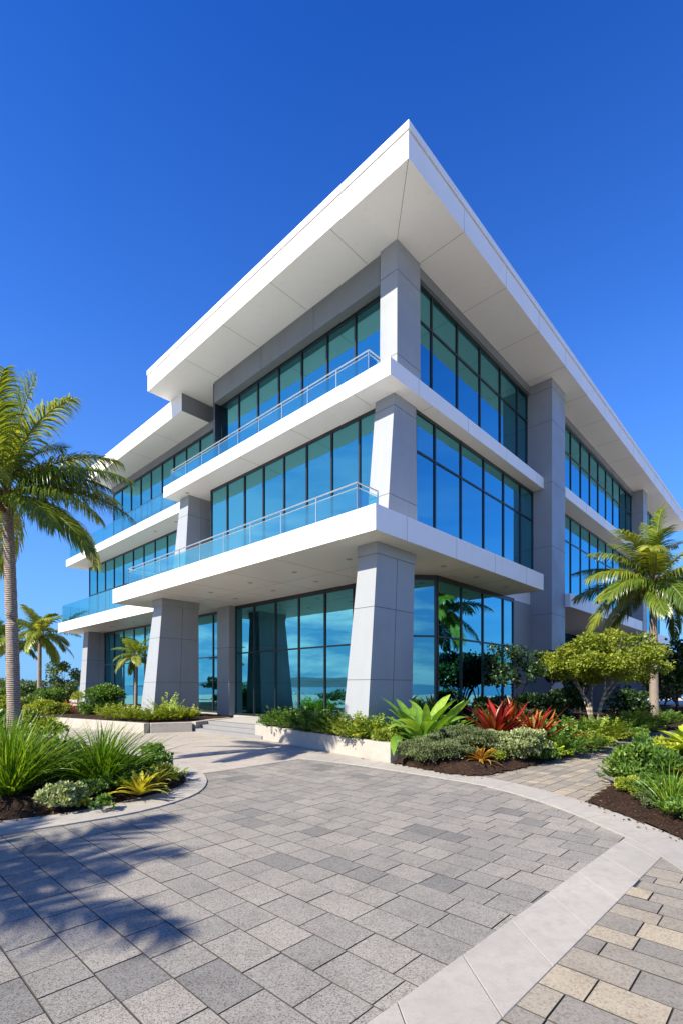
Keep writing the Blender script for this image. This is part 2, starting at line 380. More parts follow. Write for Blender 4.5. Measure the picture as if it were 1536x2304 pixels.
def stem_mesh(name, mat, n, H, spread, r, seed):
    g = random.Random(seed); m = MB()
    for i in range(n):
        az = g.uniform(0, 6.28); s = g.uniform(.3, 1) * spread
        m.tube([(0, 0, -.03), (s * .4 * math.cos(az), s * .4 * math.sin(az), H * .5), (s * math.cos(az), s * math.sin(az), H * g.uniform(.8, 1.05))], [r, r * .75, r * .35], 5)
    o = m.build(name, mat); return o

# ------------------------------------------------------------------ world, sun, camera
SUN_EL = R(42.0); sx, sy = -.78, -.6258
world = bpy.data.worlds.new('World'); scene.world = world; world.use_nodes = True
wt = world.node_tree; wt.nodes.clear()
sky = wt.nodes.new('ShaderNodeTexSky'); sky.sky_type = 'NISHITA'; sky.sun_disc = False
sky.sun_elevation = SUN_EL; sky.sun_rotation = math.atan2(sx, sy)
sky.altitude = 0; sky.air_density = 1.0; sky.dust_density = .15; sky.ozone_density = 1.6
hs = wt.nodes.new('ShaderNodeHueSaturation'); hs.inputs['Saturation'].default_value = 1.12; hs.inputs['Hue'].default_value = .5
wt.links.new(sky.outputs[0], hs.inputs['Color'])
# low fair-weather clouds over the sea behind and left of the viewpoint
tc = wt.nodes.new('ShaderNodeTexCoord'); sep = wt.nodes.new('ShaderNodeSeparateXYZ'); wt.links.new(tc.outputs['Generated'], sep.inputs[0])
cl = noise(wt, mapping(wt, tc.outputs['Generated'], (3.2, 3.2, 15)), 1.0, 7, .58)
cmask = ramp(wt, cl, [(.42, (0, 0, 0)), (.58, (1, 1, 1))])
el = ramp(wt, sep.outputs['Z'], [(.0, (.55,) * 3), (.05, (1,) * 3), (.16, (.85,) * 3), (.26, (.35,) * 3), (.55, (0, 0, 0))])
mr = wt.nodes.new('ShaderNodeMapRange'); mr.inputs['From Min'].default_value = .42; mr.inputs['From Max'].default_value = .12; mr.inputs['To Min'].default_value = 0; mr.inputs['To Max'].default_value = 1
wt.links.new(sep.outputs['Y'], mr.inputs['Value'])
mx_ = wt.nodes.new('ShaderNodeMapRange')
for k_, v_ in (('From Min', .55), ('From Max', .1), ('To Min', .35), ('To Max', 1.)): mx_.inputs[k_].default_value = v_
wt.links.new(sep.outputs['X'], mx_.inputs['Value'])
m1 = mixc(wt, cmask, el, 1.0, 'MULTIPLY'); m1 = mixc(wt, m1, mx_.outputs[0], 1.0, 'MULTIPLY'); m2 = mixc(wt, m1, mr.outputs[0], 1.0, 'MULTIPLY')
graded = mixc(wt, hs.outputs[0], (.25, .80, 1.80), 1.0, 'MULTIPLY')
low = ramp(wt, sep.outputs['Z'], [(.0, (.92,) * 3), (.10, (.72,) * 3), (.26, (.40,) * 3), (.55, (.10,) * 3), (.8, (0, 0, 0))])
graded = mixc(wt, graded, (1.75, 3.6, 6.2), low)
hz = wt.nodes.new('ShaderNodeMapRange'); hz.interpolation_type = 'SMOOTHSTEP'
for k_, v_ in (('From Min', -.62), ('From Max', -1.02), ('To Min', 0.), ('To Max', .62)): hz.inputs[k_].default_value = v_
wt.links.new(sep.outputs['X'], hz.inputs['Value'])
graded = mixc(wt, graded, (2.3, 4.9, 7.4), hz.outputs[0])
graded = mixc(wt, graded, ramp(wt, sep.outputs['Z'], [(.55, (1, 1, 1)), (.85, (.74, .80, .86))]), 1.0, 'MULTIPLY')
skyc = mixc(wt, graded, (11., 11.3, 11.6), m2)
bg = wt.nodes.new('ShaderNodeBackground'); bg.inputs['Strength'].default_value = .068
wo = wt.nodes.new('ShaderNodeOutputWorld'); wt.links.new(skyc, bg.inputs[0]); wt.links.new(bg.outputs[0], wo.inputs[0])
sl = bpy.data.lights.new('sun', 'SUN'); sl.energy = 4.7; sl.angle = R(.53); sl.color = (1, .905, .735)
so = bpy.data.objects.new('sun', sl); COL.objects.link(so)
sd = Vector((sx * math.cos(SUN_EL), sy * math.cos(SUN_EL), math.sin(SUN_EL)))
so.rotation_euler = sd.to_track_quat('Z', 'Y').to_euler(); so.location = sd * 40
cam = bpy.data.cameras.new('camera'); co = bpy.data.objects.new('camera', cam); COL.objects.link(co)
cam.sensor_fit = 'HORIZONTAL'; cam.sensor_width = 36; cam.lens = 36 * F / 1536; cam.shift_y = (HY - 1152) / 1536
cam.clip_end = 30000; cam.clip_start = .05
co.location = (0, 0, EYE); co.rotation_euler = (R(90), 0, 0); scene.camera = co
scene.view_settings.view_transform = 'Standard'; scene.view_settings.look = 'None'; scene.view_settings.exposure = 1.15; scene.view_settings.gamma = 1
scene.cycles.max_bounces = 10; scene.cycles.transparent_max_bounces = 16; scene.cycles.glossy_bounces = 5
scene.cycles.caustics_reflective = False; scene.cycles.caustics_refractive = False; scene.cycles.use_denoising = True; scene.cycles.sample_clamp_indirect = 8

# ------------------------------------------------------------------ ground
def poly_obj(name, pts, z, mat, kind='structure', th=.05):
    m = MB(); n = len(pts)
    m.v = [(x, y, z) for x, y in pts]; m.face(range(n))
    o = m.build(name, mat); 
    if o.data.polygons[0].normal.z < 0: o.data.flip_normals()
    tag(o, kind=kind); return o
def smooth_pts(pts, n):
    """Catmull-Rom resample"""
    p = [np.array(q, float) for q in pts]; p = [2 * p[0] - p[1]] + p + [2 * p[-1] - p[-2]]
    out = []
    for i in range(1, len(p) - 2):
        for t in np.linspace(0, 1, 24, endpoint=False):
            a, b, c, d = p[i - 1:i + 3]
            out.append(.5 * (2 * b + (c - a) * t + (2 * a - 5 * b + 4 * c - d) * t * t + (3 * b - a - 3 * c + d) * t ** 3))
    out.append(p[-2]); out = np.array(out)
    s = np.concatenate([[0], np.cumsum(np.linalg.norm(np.diff(out, axis=0), axis=1))])
    q = np.linspace(0, s[-1], n)
    return np.stack([np.interp(q, s, out[:, 0]), np.interp(q, s, out[:, 1])], 1)
def band_obj(name, inner, outer, z, depth, mat, joint=1.0, gap=.006, sub=4, bev=.004):
    """concrete edging cast in stones of about `joint` metres"""
    Ln = np.linalg.norm(np.diff(np.array(outer), axis=0), axis=1).sum()
    ns = max(1, round(Ln / joint)); n = ns * sub + 1
    I = smooth_pts(inner, n); Oo = smooth_pts(outer, n); m = MB()
    for k in range(ns):
        i0, i1 = k * sub, (k + 1) * sub
        idx = list(range(i0, i1 + 1)); pi = I[idx].copy(); po = Oo[idx].copy()
        for P in (pi, po):
            d = P[1] - P[0]; P[0] += d / np.linalg.norm(d) * gap / 2; d = P[-2] - P[-1]; P[-1] += d / np.linalg.norm(d) * gap / 2
        o = len(m.v)
        for q in range(len(idx)):
            m.v += [(*pi[q], z), (*po[q], z), (*po[q], z - depth), (*pi[q], z - depth)]
        rr = random.random()
        for q in range(len(idx) - 1):
            a, b = o + q * 4, o + q * 4 + 4
            for e0, e1 in ((0, 1), (1, 2), (3, 0)): m.face((a + e0, a + e1, b + e1, b + e0), 0, rr)
        m.face((o, o + 3, o + 2, o + 1)); e = o + (len(idx) - 1) * 4; m.face((e, e + 1, e + 2, e + 3))
    ob = m.build(name, mat)
    import bmesh
    bm = bmesh.new(); bm.from_mesh(ob.data); bmesh.ops.recalc_face_normals(bm, faces=bm.faces); bm.to_mesh(ob.data); bm.free()
    if bev:
        b = ob.modifiers.new('bevel', 'BEVEL'); b.width = bev; b.segments = 2; b.limit_method = 'ANGLE'; b.angle_limit = R(50)
    tag(ob, kind='structure'); return ob
def inside(P, poly):
    x, y = P[:, 0], P[:, 1]; r = np.zeros(len(P), bool); n = len(poly)
    for i in range(n):
        (x0, y0), (x1, y1) = poly[i], poly[(i + 1) % n]
        c = ((y0 > y) != (y1 > y)); xi = (x1 - x0) * (y - y0) / ((y1 - y0) if y1 != y0 else 1e-9) + x0
        r ^= c & (x < xi)
    return r
def edge_dist(P, poly):
    d = np.full(len(P), 1e9); n = len(poly)
    for i in range(n):
        a = np.array(poly[i]); b = np.array(poly[(i + 1) % n]); ab = b - a
        t = np.clip(((P - a) @ ab) / max(ab @ ab, 1e-9), 0, 1); d = np.minimum(d, np.linalg.norm(P - (a + t[:, None] * ab), axis=1))
    return d
def pavers(name, mat, region, rowdir, row_w, lens, seed, gap=.005, z=0., ch=.005, depth=.03, tone=None, margin=0.):
    """individually cut paving stones in rows; rows run along rowdir"""
    g = np.random.default_rng(seed); reg = np.array(region); u = np.array(rowdir); v = np.array([-u[1], u[0]])
    pu = reg @ u; pv = reg @ v; Q = []
    yv = pv.min()
    while yv < pv.max():
        w = row_w if np.isscalar(row_w) else g.choice(row_w)
        x = pu.min() - g.uniform(0, .5)
        while x < pu.max():
            l_ = g.choice(lens); Q.append((x, x + l_, yv, yv + w)); x += l_
        yv += w
    Q = np.array(Q); C = ((Q[:, 0] + Q[:, 1]) / 2)[:, None] * u + ((Q[:, 2] + Q[:, 3]) / 2)[:, None] * v
    ok = inside(C, region) | (edge_dist(C, region) < margin); Q = Q[ok]; n = len(Q)
    h = gap / 2; x0, x1, y0, y1 = Q[:, 0] + h, Q[:, 1] - h, Q[:, 2] + h, Q[:, 3] - h
    dz = g.normal(0, .0009, n)
    def ring(i, zz): return [np.stack([a, b, zz], -1) for a, b in ((x0 + i, y0 + i), (x1 - i, y0 + i), (x1 - i, y1 - i), (x0 + i, y1 - i))]
    rings = ring(ch, z + dz) + ring(0, z - ch + dz) + ring(0, np.full(n, z - depth))
    V = np.stack(rings, 1); xy = V[..., 0:1] * u + V[..., 1:2] * v; V = np.concatenate([xy, V[..., 2:3]], -1).reshape(-1, 3)
    b = np.arange(n) * 12; fs = [np.stack([b, b + 1, b + 2, b + 3], -1)]
    for r0 in (0, 4):
        for k in range(4): fs.append(np.stack([b + r0 + 4 + k, b + r0 + 4 + (k + 1) % 4, b + r0 + (k + 1) % 4, b + r0 + k], -1))
    Fq = np.concatenate(fs); t = g.uniform(0, 1, n) if tone is None else tone(g, n)
    me = np_mesh(name, V, Fq, [mat, M['sand']], np.tile(t, 9), mi=np.repeat([0, 1], [n, 8 * n])); return tag(link(name, me), kind='structure')

# grade, sea and the far shore
m = MB(); n = 64; m.v = [(75 * math.cos(2 * math.pi * k / n), 20 + 75 * math.sin(2 * math.pi * k / n), -.06) for k in range(n)]; m.face(range(n)); tag(m.build('ground', M['ground']), kind='structure')
m = MB(); m.v = [(12000 * math.cos(2 * math.pi * k / n), 12000 * math.sin(2 * math.pi * k / n), -5.) for k in range(n)]; m.face(range(n)); tag(m.build('sea', M['sea']), kind='structure')
def hills(name, az0, az1, dist, h, seed):
    g = random.Random(seed); m = MB(); n = 60; ph = [g.uniform(0, 6) for _ in range(5)]
    for i in range(n + 1):
        t = i / n; a = R(az0 + (az1 - az0) * t); e = math.sin(math.pi * t) ** .6
        hh = h * e * (.6 + .22 * math.sin(5 * t + ph[0]) + .14 * math.sin(13 * t + ph[1]) + .06 * math.sin(37 * t + ph[2]))
        for d, z in ((dist, -6), (dist + 350, hh * .6), (dist + 800, hh), (dist + 1600, -6)): m.v.append((d * math.cos(a), d * math.sin(a), z))
    for i in range(n):
        for k in range(3): a = i * 4 + k; m.face((a, a + 4, a + 5, a + 1))
    tag(m.build(name, M['hill'], smooth=True), kind='structure')
hills('hills', 112, 150, 5200, 90, 3)
hills('hills', 160, 235, 3600, 170, 5)

# left bed / right band curves
kerb_out = [gp(-500, 1935), gp(-200, 1908), gp(0, 1880), gp(180, 1853), gp(330, 1825), gp(420, 1798), gp(456, 1778), gp(466, 1757), gp(452, 1738), gp(418, 1722), gp(360, 1704), gp(300, 1688), gp(200, 1666), gp(90, 1648), gp(-60, 1634), gp(-300, 1622)]
kerb_in = [gp(-500, 1902), gp(-200, 1874), gp(0, 1851), gp(150, 1832), gp(280, 1806), gp(370, 1784), gp(408, 1770), gp(419, 1757), gp(410, 1743), gp(385, 1731), gp(335, 1712), gp(280, 1697), gp(190, 1676), gp(85, 1656), gp(-60, 1640), gp(-300, 1627)]
band_out = [gp(700, 1698), gp(790, 1706), gp(880, 1719), gp(1000, 1737), gp(1100, 1752), gp(1200, 1774), gp(1310, 1805), gp(1400, 1836), gp(1490, 1872), gp(1560, 1905), gp(1680, 1965)]
band_in = [gp(668, 1707), gp(760, 1717), gp(860, 1731), gp(985, 1751), gp(1085, 1769), gp(1180, 1794), gp(1275, 1827), gp(1350, 1859), gp(1424, 1893), gp(1480, 1925), gp(1560, 1980)]
st0, st1 = np.array(gp(1424, 1874)), np.array(gp(830, 2304)); so0, so1 = np.array(gp(1512, 1906)), np.array(gp(1120, 2304))
dirS = unit(st1 - st0); sI = [tuple(st0 + dirS * t) for t in (-.2, 3, 6, 9)]; dirO = unit(so1 - so0); sO = [tuple(so0 + dirO * t) for t in (-.05, 3, 6, 9)]
kerb = band_obj('kerb', kerb_in, kerb_out, .018, .06, M['band'], 1.15)
band_obj('kerb', band_in, band_out, .012, .06, M['band'], .95)
band_obj('kerb', sO, sI, .010, .06, M['band'], .62)
reg_plaza = [gp(-500, 1935), gp(0, 1880), gp(330, 1825), gp(440, 1790), gp(466, 1757), gp(440, 1742), gp(700, 1698), gp(880, 1724), gp(1100, 1760), gp(1300, 1815), gp(1424, 1880)] + [tuple(np.array(p) + .08 * np.array([.7, -.7])) for p in sI[1:]] + [(-9, -3), (-9, 2.)]
pavers('plaza_paving', M['paver'], reg_plaza, -Av, .285, [.285, .285, .36, .36, .43], 4, gap=.0065, ch=.0015, z=-.002, tone=lambda g, n: np.where(g.uniform(0, 1, n) < .10, g.uniform(.1, .3, n), g.uniform(.35, 1, n)), margin=.12)
reg_beige = [tuple(np.array(p)) for p in sO[:3]] + [(3, -4), (12, -4), (12, 3.), gp(1680, 1965), gp(1560, 1905)]
pavers('side_paving', M['beige'], reg_beige, -Av, [.15, .2, .2, .26], [.23, .34, .34, .45], 9, gap=.007, ch=.002, z=.002, margin=.2)
reg_path = [gp(1070, 1752), gp(1200, 1776), gp(1325, 1812), gp(1500, 1680), gp(1640, 1640), gp(1610, 1628), gp(1470, 1640), gp(1350, 1678), gp(1230, 1714), gp(1150, 1735)]
pavers('path_paving', M['beige'], reg_path, unit(np.array(gp(1480, 1650)) - np.array(gp(1150, 1740))), [.2, .24], [.24, .3, .42], 12, gap=.007, ch=.002, z=.002, margin=.3)
m = MB(); m.v = [(-10, -5, -.0085), (13, -5, -.0085), (16, 18, -.0085), (-4, 12, -.0085)]; m.face(range(4)); tag(m.build('paving_base', M['sand']), kind='structure')
# pale forecourt between the paving and the steps
poly_obj('forecourt', [gp(440, 1744), gp(475, 1739), gp(668, 1710), gp(700, 1699), gp(800, 1709), W(1., -.5), W(3, 3), W(3, 12), W(3, 20), (-30, 27), (-30, 19.2), gp(-60, 1637), gp(90, 1651), gp(200, 1670), gp(300, 1692), gp(360, 1708), gp(418, 1727)], .004, M['plaza'])

# ------------------------------------------------------------------ beds of mulch
def bed(name, poly, zfun, seed, cell=.07, chips=2500, cs=.035, spill=None):
    g = np.random.default_rng(seed); P = np.array(poly); lo, hi = P.min(0), P.max(0)
    nx, ny = ((hi - lo) / cell).astype(int) + 2
    X, Y = np.meshgrid(lo[0] + np.arange(nx) * cell, lo[1] + np.arange(ny) * cell, indexing='ij')
    pts = np.stack([X.ravel(), Y.ravel()], 1) + g.normal(0, cell * .16, (nx * ny, 2))
    dist = edge_dist(pts, poly); ins = inside(pts, poly); sdist = np.where(ins, dist, -dist)
    Z = zfun(pts, np.maximum(sdist, 0)) + np.where(sdist > .04, g.normal(0, .008, len(pts)), 0)
    id_ = np.arange(nx * ny).reshape(nx, ny)
    q = np.stack([id_[:-1, :-1], id_[1:, :-1], id_[1:, 1:], id_[:-1, 1:]], -1).reshape(-1, 4)
    keep = (sdist[q] > -cell * .5).all(1); q = q[keep]
    V = np.concatenate([pts, Z[:, None]], 1); o = link(name, np_mesh(name, V, q, M['soil'], smooth=True)); tag(o, kind='structure')
    if chips:
        # bark pieces lying on top
        c = pts[ins]; c = c[g.integers(0, len(c), chips)] + g.uniform(-cell, cell, (chips, 2)); ok = inside(c, poly); c = c[ok]; n = len(c)
        z = zfun(c, edge_dist(c, poly)) + .012
        if spill:                                   # a few pieces kicked out over the edging
            lo_, zz, k = spill; e = np.array(lo_); j = g.integers(0, len(e) - 1, k); t_ = g.uniform(0, 1, (k, 1)); q_ = e[j] * (1 - t_) + e[j + 1] * t_ + g.normal(0, .07, (k, 2))
            q_ = q_[~inside(q_, poly)]; c = np.concatenate([c, q_]); z = np.concatenate([z, np.full(len(q_), zz)]); n = len(c)
        T = unit(np.stack([g.normal(size=n), g.normal(size=n), g.normal(0, .3, n)], -1)); Nn = unit(np.array([0, 0, 1.]) + g.normal(0, .45, (n, 3)))
        L = cs * g.uniform(.5, 1.7, n)
        V, Fq, ids = leaves(np.concatenate([c, z[:, None]], 1), T, Nn, L, L * .28, .5)
        rr = g.uniform(0, 1, n) ** 1.3
        tag(link('bark_mulch', np_mesh('bark_mulch', V, Fq, M['chip'], rr[ids])), kind='stuff')
    return o
left_poly = [tuple(p) for p in smooth_pts(kerb_in, 80)] + [(-22, 24)]
bed('planting_bed', left_poly, lambda p, d: .012 + .15 * np.clip(d / 1.2, 0, 1), 1, .08, 5000, spill=(kerb_in[2:9], .024, 160))
PL_SOIL = .34
pl = [gp(574, 1661), gp(877, 1718)]                       # front line of the middle planter
pl_w0 = np.array(pl[0]); pl_w1 = np.array(pl[1])
pl_r = np.array(W(.3, -1.35))                              # its right return runs back towards the building
mid_front = [gp(884, 1721), gp(960, 1736), gp(1029, 1748), gp(1080, 1750), gp(1150, 1736), gp(1239, 1715), gp(1350, 1680), gp(1420, 1659), gp(1478, 1648), gp(1610, 1632)]
mid_poly = [tuple(pl_w1 + np.array([.05, 0]))] + [tuple(p) for p in smooth_pts(mid_front, 40)] + [(22, 24), W(22, 1.2), W(12.2, .9), W(9, 1.3), W(3.5, 1.3), W(1.8, .8)]
def mid_z(p, d): return .02 + .60 * np.clip(d / 2.0, 0, 1)
bed('planting_bed', mid_poly, mid_z, 2, .08, 5000, spill=(mid_front[:7], .02, 150))
right_poly = [tuple(p) for p in smooth_pts([gp(1316, 1806), gp(1400, 1837), gp(1500, 1877), gp(1600, 1925)], 12)] + [gp(1800, 1960), (11, 6.5), (13.5, 13), gp(1560, 1662), gp(1486, 1690), gp(1420, 1728), gp(1362, 1774)]
bed('planting_bed', right_poly, lambda p, d: .02 + .1 * np.clip(d / .8, 0, 1), 3, .06, 3500, spill=(right_poly[:12], .02, 90))

# ------------------------------------------------------------------ planters and steps
def wall_run(mb, p0, p1, th, z0, z1, inward, joint=2.2, gap=.006):
    p0, p1 = np.array(p0, float), np.array(p1, float); L = np.linalg.norm(p1 - p0); u = (p1 - p0) / L; nrm = np.array(inward, float)
    k = max(1, round(L / joint))
    for i in range(k):
        a = p0 + u * (L * i / k + (gap / 2 if i else 0)); b = p0 + u * (L * (i + 1) / k - (gap / 2 if i < k - 1 else 0))
        c, d = b + nrm * th, a + nrm * th
        if u[0] * nrm[1] - u[1] * nrm[0] < 0: a, b, c, d = b, a, d, c
        mb.hexa([(*a, z0), (*b, z0), (*c, z0), (*d, z0), (*a, z1), (*b, z1), (*c, z1), (*d, z1)])
planter = empty('planter', (0, 0, 0)); tag(planter, 'long pale concrete planter wall in front of the tapered corner pier, right of the steps', 'planter')
m = MB(); din = unit(np.array([-(pl_w1 - pl_w0)[1], (pl_w1 - pl_w0)[0]])); 
wall_run(m, pl_w0, pl_w1, .22, -.05, .41, din, 2.1)
ret = np.array(pl_w1) + unit(pl_r - pl_w1) * 1.9
d2 = unit(ret - pl_w1); wall_run(m, pl_w1 + d2 * .205, ret, .22, -.05, .408, np.array([-d2[1], d2[0]]), 2)
lw = np.array(W(1.2, 5.0)); d3 = unit(lw - pl_w0); wall_run(m, pl_w0 + d3 * .205, lw, .22, -.05, .408, np.array([d3[1], -d3[0]]), 2)
m.build('wall', M['planter'], planter, bevel=.012)
soilpoly = [tuple(pl_w0 + d3 * .2 + unit(pl_w1 - pl_w0) * .2), tuple(pl_w1 - unit(pl_w1 - pl_w0) * .2 + d2 * .2), tuple(ret), W(1.4, .3), W(2.3, 1.6), W(2.4, 4.9)]
bed('planting_bed', soilpoly, lambda p, d: PL_SOIL + .03 * np.clip(d / .5, 0, 1), 6, .08, 1200)

lp0, lp1, lp2 = np.array([-13.4, 20.9]), np.array(gp(324, 1651)), np.array(gp(433, 1647))
planter = empty('planter', (0, 0, 0)); tag(planter, 'low pale concrete planter wall left of the grey steps, under the second leaning pier', 'planter')
m = MB(); dl = unit(lp1 - lp0); inl = np.array([-dl[1], dl[0]])
wall_run(m, lp0, lp1, .22, -.05, .34, inl, 2.6); dr = unit(lp2 - lp1); wall_run(m, lp1 + dr * .205, lp2, .22, -.05, .338, np.array([-dr[1], dr[0]]), 2)
e3 = unit(np.array(W(3, 10.2)) - lp2); wall_run(m, lp2 + e3 * .205, lp2 + e3 * 2.6, .22, -.05, .338, np.array([-e3[1], e3[0]]), 2)
m.build('wall', M['planter'], planter, bevel=.012)
bed('planting_bed', [tuple(lp0 + inl * .15), tuple(lp1 + inl * .15 + dr * .05), tuple(lp2 - dr * .15 + e3 * .2), tuple(lp2 + e3 * 2.6), W(2.7, 12), W(2.7, 28), (-24, 26), (-20, 23.5)], lambda p, d: .28 + .05 * np.clip(d, 0, 1), 7, .12, 1500)

steps = empty('stone_steps', (0, 0, 0)); tag(steps, 'three low grey stone steps between the two planters, up to the glass lobby', 'steps')
m = MB()
for k in range(3):
    b0 = -1.02 + .36 * k
    pts = [W(b0, 9.75), W(b0, 4.6), W(b0 + .39, 4.6), W(b0 + .39, 9.75)]
    m.hexa([(*p, -.04) for p in pts] + [(*p, .105 * (k + 1)) for p in pts])
m.build('tread', M['step'], steps, bevel=.008)

# ------------------------------------------------------------------ the building  (local x = b, y = a)
bld = empty('office_building', (O[0], O[1], 0), math.atan2(Bv[1], Bv[0]))
tag(bld, 'three storey white and grey office building with wide flat roof and blue glass', 'building')
def joints_box(m, x0, x1, y0, y1, z0, z1, step, mi, faces='BAs', t=.010, off=.003, first=None):
    """thin panel joints on a slab: left facade (x=x0), right facade (y=y0) and soffit"""
    if 'B' in faces:
        y = y0 + (first or step)
        while y < y1 - .3: m.box(x0 - off, x0 + .01, y, y + t, z0 + .002, z1 - .002, mi); y += step
    if 'A' in faces:
        x = x0 + (first or step)
        while x < x1 - .3: m.box(x, x + t, y0 - off, y0 + .01, z0 + .002, z1 - .002, mi); x += step
    return m
RS, RT = 14.80, 15.72
m = MB(); m.box(0, 40, 0, 14.2, RS, RT - .24); m.box(.12, 39.9, .12, 14.1, RT - .24, RT - .205, 1); m.box(-.03, 40.03, -.03, 14.23, RT - .205, RT)
joints_box(m, 0, 40, 0, 14.2, RS, RT - .25, 2.75, 2)
for y in (2.75, 5.5, 8.25, 11.0): m.box(.02, 1.62, y, y + .014, RS - .003, RS + .01, 2)
for x in (2.75, 5.5, 8.25, 11.0, 13.75, 16.5, 19.25, 22, 24.75): m.box(x, x + .014, .02, 1.62, RS - .003, RS + .01, 2)
dg = unit(np.array([1.6, 1.55])); sd_ = np.array([-dg[1], dg[0]]) * .008
q = [np.array([.02, .02]) - sd_, np.array([1.6, 1.55]) - sd_, np.array([1.6, 1.55]) + sd_, np.array([.02, .02]) + sd_]
m.hexa([(*p, RS - .003) for p in q] + [(*p, RS + .01) for p in q], 2)
roof = m.build('roof', [M['white'], M['joint_dark'], M['joint']], bld)
roof['label'] = 'white flat roof with deep pointed overhang'

def slab(x0, x1, y0, y1, z0, z1, step=2.75, faces='BA', lights=(), soff=(), first=None):
    m = MB(); m.box(x0, x1, y0, y1, z0, z1); joints_box(m, x0, x1, y0, y1, z0, z1, step, 1, faces, first=first)
    for (ax, c, s0, s1) in soff:
        if ax == 'x': m.box(c, c + .012, s0, s1, z0 - .003, z0 + .01, 1)
        else: m.box(s0, s1, c, c + .012, z0 - .003, z0 + .01, 1)
    o = m.build('floor_slab', [M['white'], M['joint']], bld, bevel=0)
    for (lx, ly) in lights:
        k = MB(); k.tube([(lx, ly, z0 - .014), (lx, ly, z0 + .01)], [.085, .095], 16); k.build('downlight', M['lamp'], o)
    return o
Z2B, Z2T, Z3B, Z3T = 5.16, 5.76, 10.12, 10.60
slab(-1.42, 8.4, -.11, 14.47, Z2B, Z2T, 2.35, first=1.2, lights=[(.1, 2.1), (.1, 4.4), (.1, 6.7), (1.5, 2.7), (1.5, 4.9), (1.5, 7.2), (.1, 9.2), (1.5, 9.6), (2.6, .6), (4.6, .6), (6.8, .6)],
     soff=[('y', 3.6, -1.4, 2.6), ('y', 5.95, -1.4, 2.6), ('y', 8.3, -1.4, 2.6), ('y', 10.65, -1.4, 2.6), ('x', .85, 1.1, 14.4), ('x', 3.3, -.1, 1.4), ('x', 5.65, -.1, 1.4)])
slab(8.4, 28.2, 1.62, 14.0, Z2B + .004, Z2T - .004, faces='')
slab(.8, 14, 14.47, 28.9, Z2B, Z2T, 2.6, lights=[(1.9, 17), (1.9, 20), (1.9, 23)], faces='B')
slab(.60, 11.38, 1.03, 13.9, Z3B, Z3T, 2.9, first=1.35, lights=[(1.05, 12.6)], soff=[('y', 5.2, .6, 1.6), ('y', 8.1, .6, 1.6), ('x', 2.7, 1.03, 1.5), ('y', 2.38, .6, 1.4)])
slab(11.38, 28.2, 1.62, 14.0, Z3B + .004, Z3T - .004, faces='')
slab(2.0, 14, 13.9, 31.2, Z3B + .002, Z3T - .002, 2.8, lights=[(2.6, 16.5), (2.6, 18.8)], faces='B')
# bands on the right side beyond the tall pier, the lower one ending in a rounded nose
slab(12.95, 27.6, .66, 1.62, Z3B, Z3T, 2.9, faces='A')
m = MB(); pts = [(12.95, .46), (26.2, .46)] + [(26.2 + 1.2 * math.sin(a), 1.66 - 1.2 * math.cos(a)) for a in np.linspace(.1, 1.57, 10)] + [(27.4, 5.0), (12.95, 5.0)]
n = len(pts); m.v = [(*p, Z2B) for p in pts] + [(*p, Z2T) for p in pts]
m.face(list(reversed(range(n)))); m.face([n + i for i in range(n)])
for i in range(n): j = (i + 1) % n; m.face((i, j, n + j, n + i))
joints_box(m, 12.95, 26.5, .46, 5, Z2B, Z2T, 2.9, 1, 'A')
m.build('floor_slab', [M['white'], M['joint']], bld)
# further wing glimpsed past the third pier
slab(28.9, 37, .9, 14, Z2B - .25, Z2T - .2, faces='A')
slab(28.9, 37, 1.0, 14, Z3B, Z3T, faces='A')
# wing roof under the main roof's end
m = MB(); m.box(1.1, 14, 13.2, 24.6, 14.0, 14.796); joints_box(m, 1.1, 14, 13.2, 24.6, 14.0, 14.79, 2.75, 1, 'B')
m.box(1.102, 14, 13.185, 13.2, 14.002, 14.796, 2)
for y in (16, 18.75, 21.5): m.box(1.12, 2.6, y, y + .012, 13.997, 14.01, 1)
m.build('wing_roof', [M['white'], M['joint'], M['greyband']], bld)

def pier(bot, top, z0, z1, hj=(), vj=None, cap=0, mat='grey'):
    """tapered clad pier; bot / top = (x0, x1, y0, y1)"""
    m = MB()
    def P(z):
        t = (z - z0) / (z1 - z0); x0, x1, y0, y1 = [b + (c - b) * t for b, c in zip(bot, top)]
        return [(x0, y0), (x1, y0), (x1, y1), (x0, y1)]
    zt = z1 - cap
    m.hexa([(*p, z0) for p in P(z0)] + [(*p, zt) for p in P(zt)])
    if cap:
        q = P(zt); q = [(q[0][0] - .03, q[0][1] - .03), (q[1][0] + .03, q[1][1] - .03), (q[2][0] + .03, q[2][1] + .03), (q[3][0] - .03, q[3][1] + .03)]
        m.hexa([(*p, zt) for p in q] + [(*p, z1 - .003) for p in q], 2)
    for z in hj:
        a, b = P(z), P(z + .014); e = .004
        grow = lambda s: [(s[0][0] - e, s[0][1] - e), (s[1][0] + e, s[1][1] - e), (s[2][0] + e, s[2][1] + e), (s[3][0] - e, s[3][1] + e)]
        m.hexa([(*p, z) for p in grow(a)] + [(*p, z + .014) for p in grow(b)], 1)
    if vj is not None:
        q = []
        for z in (z0, zt):
            s = P(z); xm = s[0][0] + (s[1][0] - s[0][0]) * vj
            q.append([(xm, s[0][1] - .004, z), (xm + .012, s[0][1] - .004, z), (xm + .012, s[0][1] + .05, z), (xm, s[0][1] + .05, z)])
        m.hexa(q[0] + q[1], 1)
    return m.build('pier', [M[mat], M['joint_dark'], M['grey']], bld)
pier((-1.10, .76, .44, 1.28), (-.65, .92, .46, 1.04), .1, Z2B, (1.75, 3.55), .52, .28)
pier((-1.05, 1.0, 11.55, 12.75), (-.55, 1.05, 11.7, 12.42), .1, Z2B, (1.75, 3.55), .55, .28)
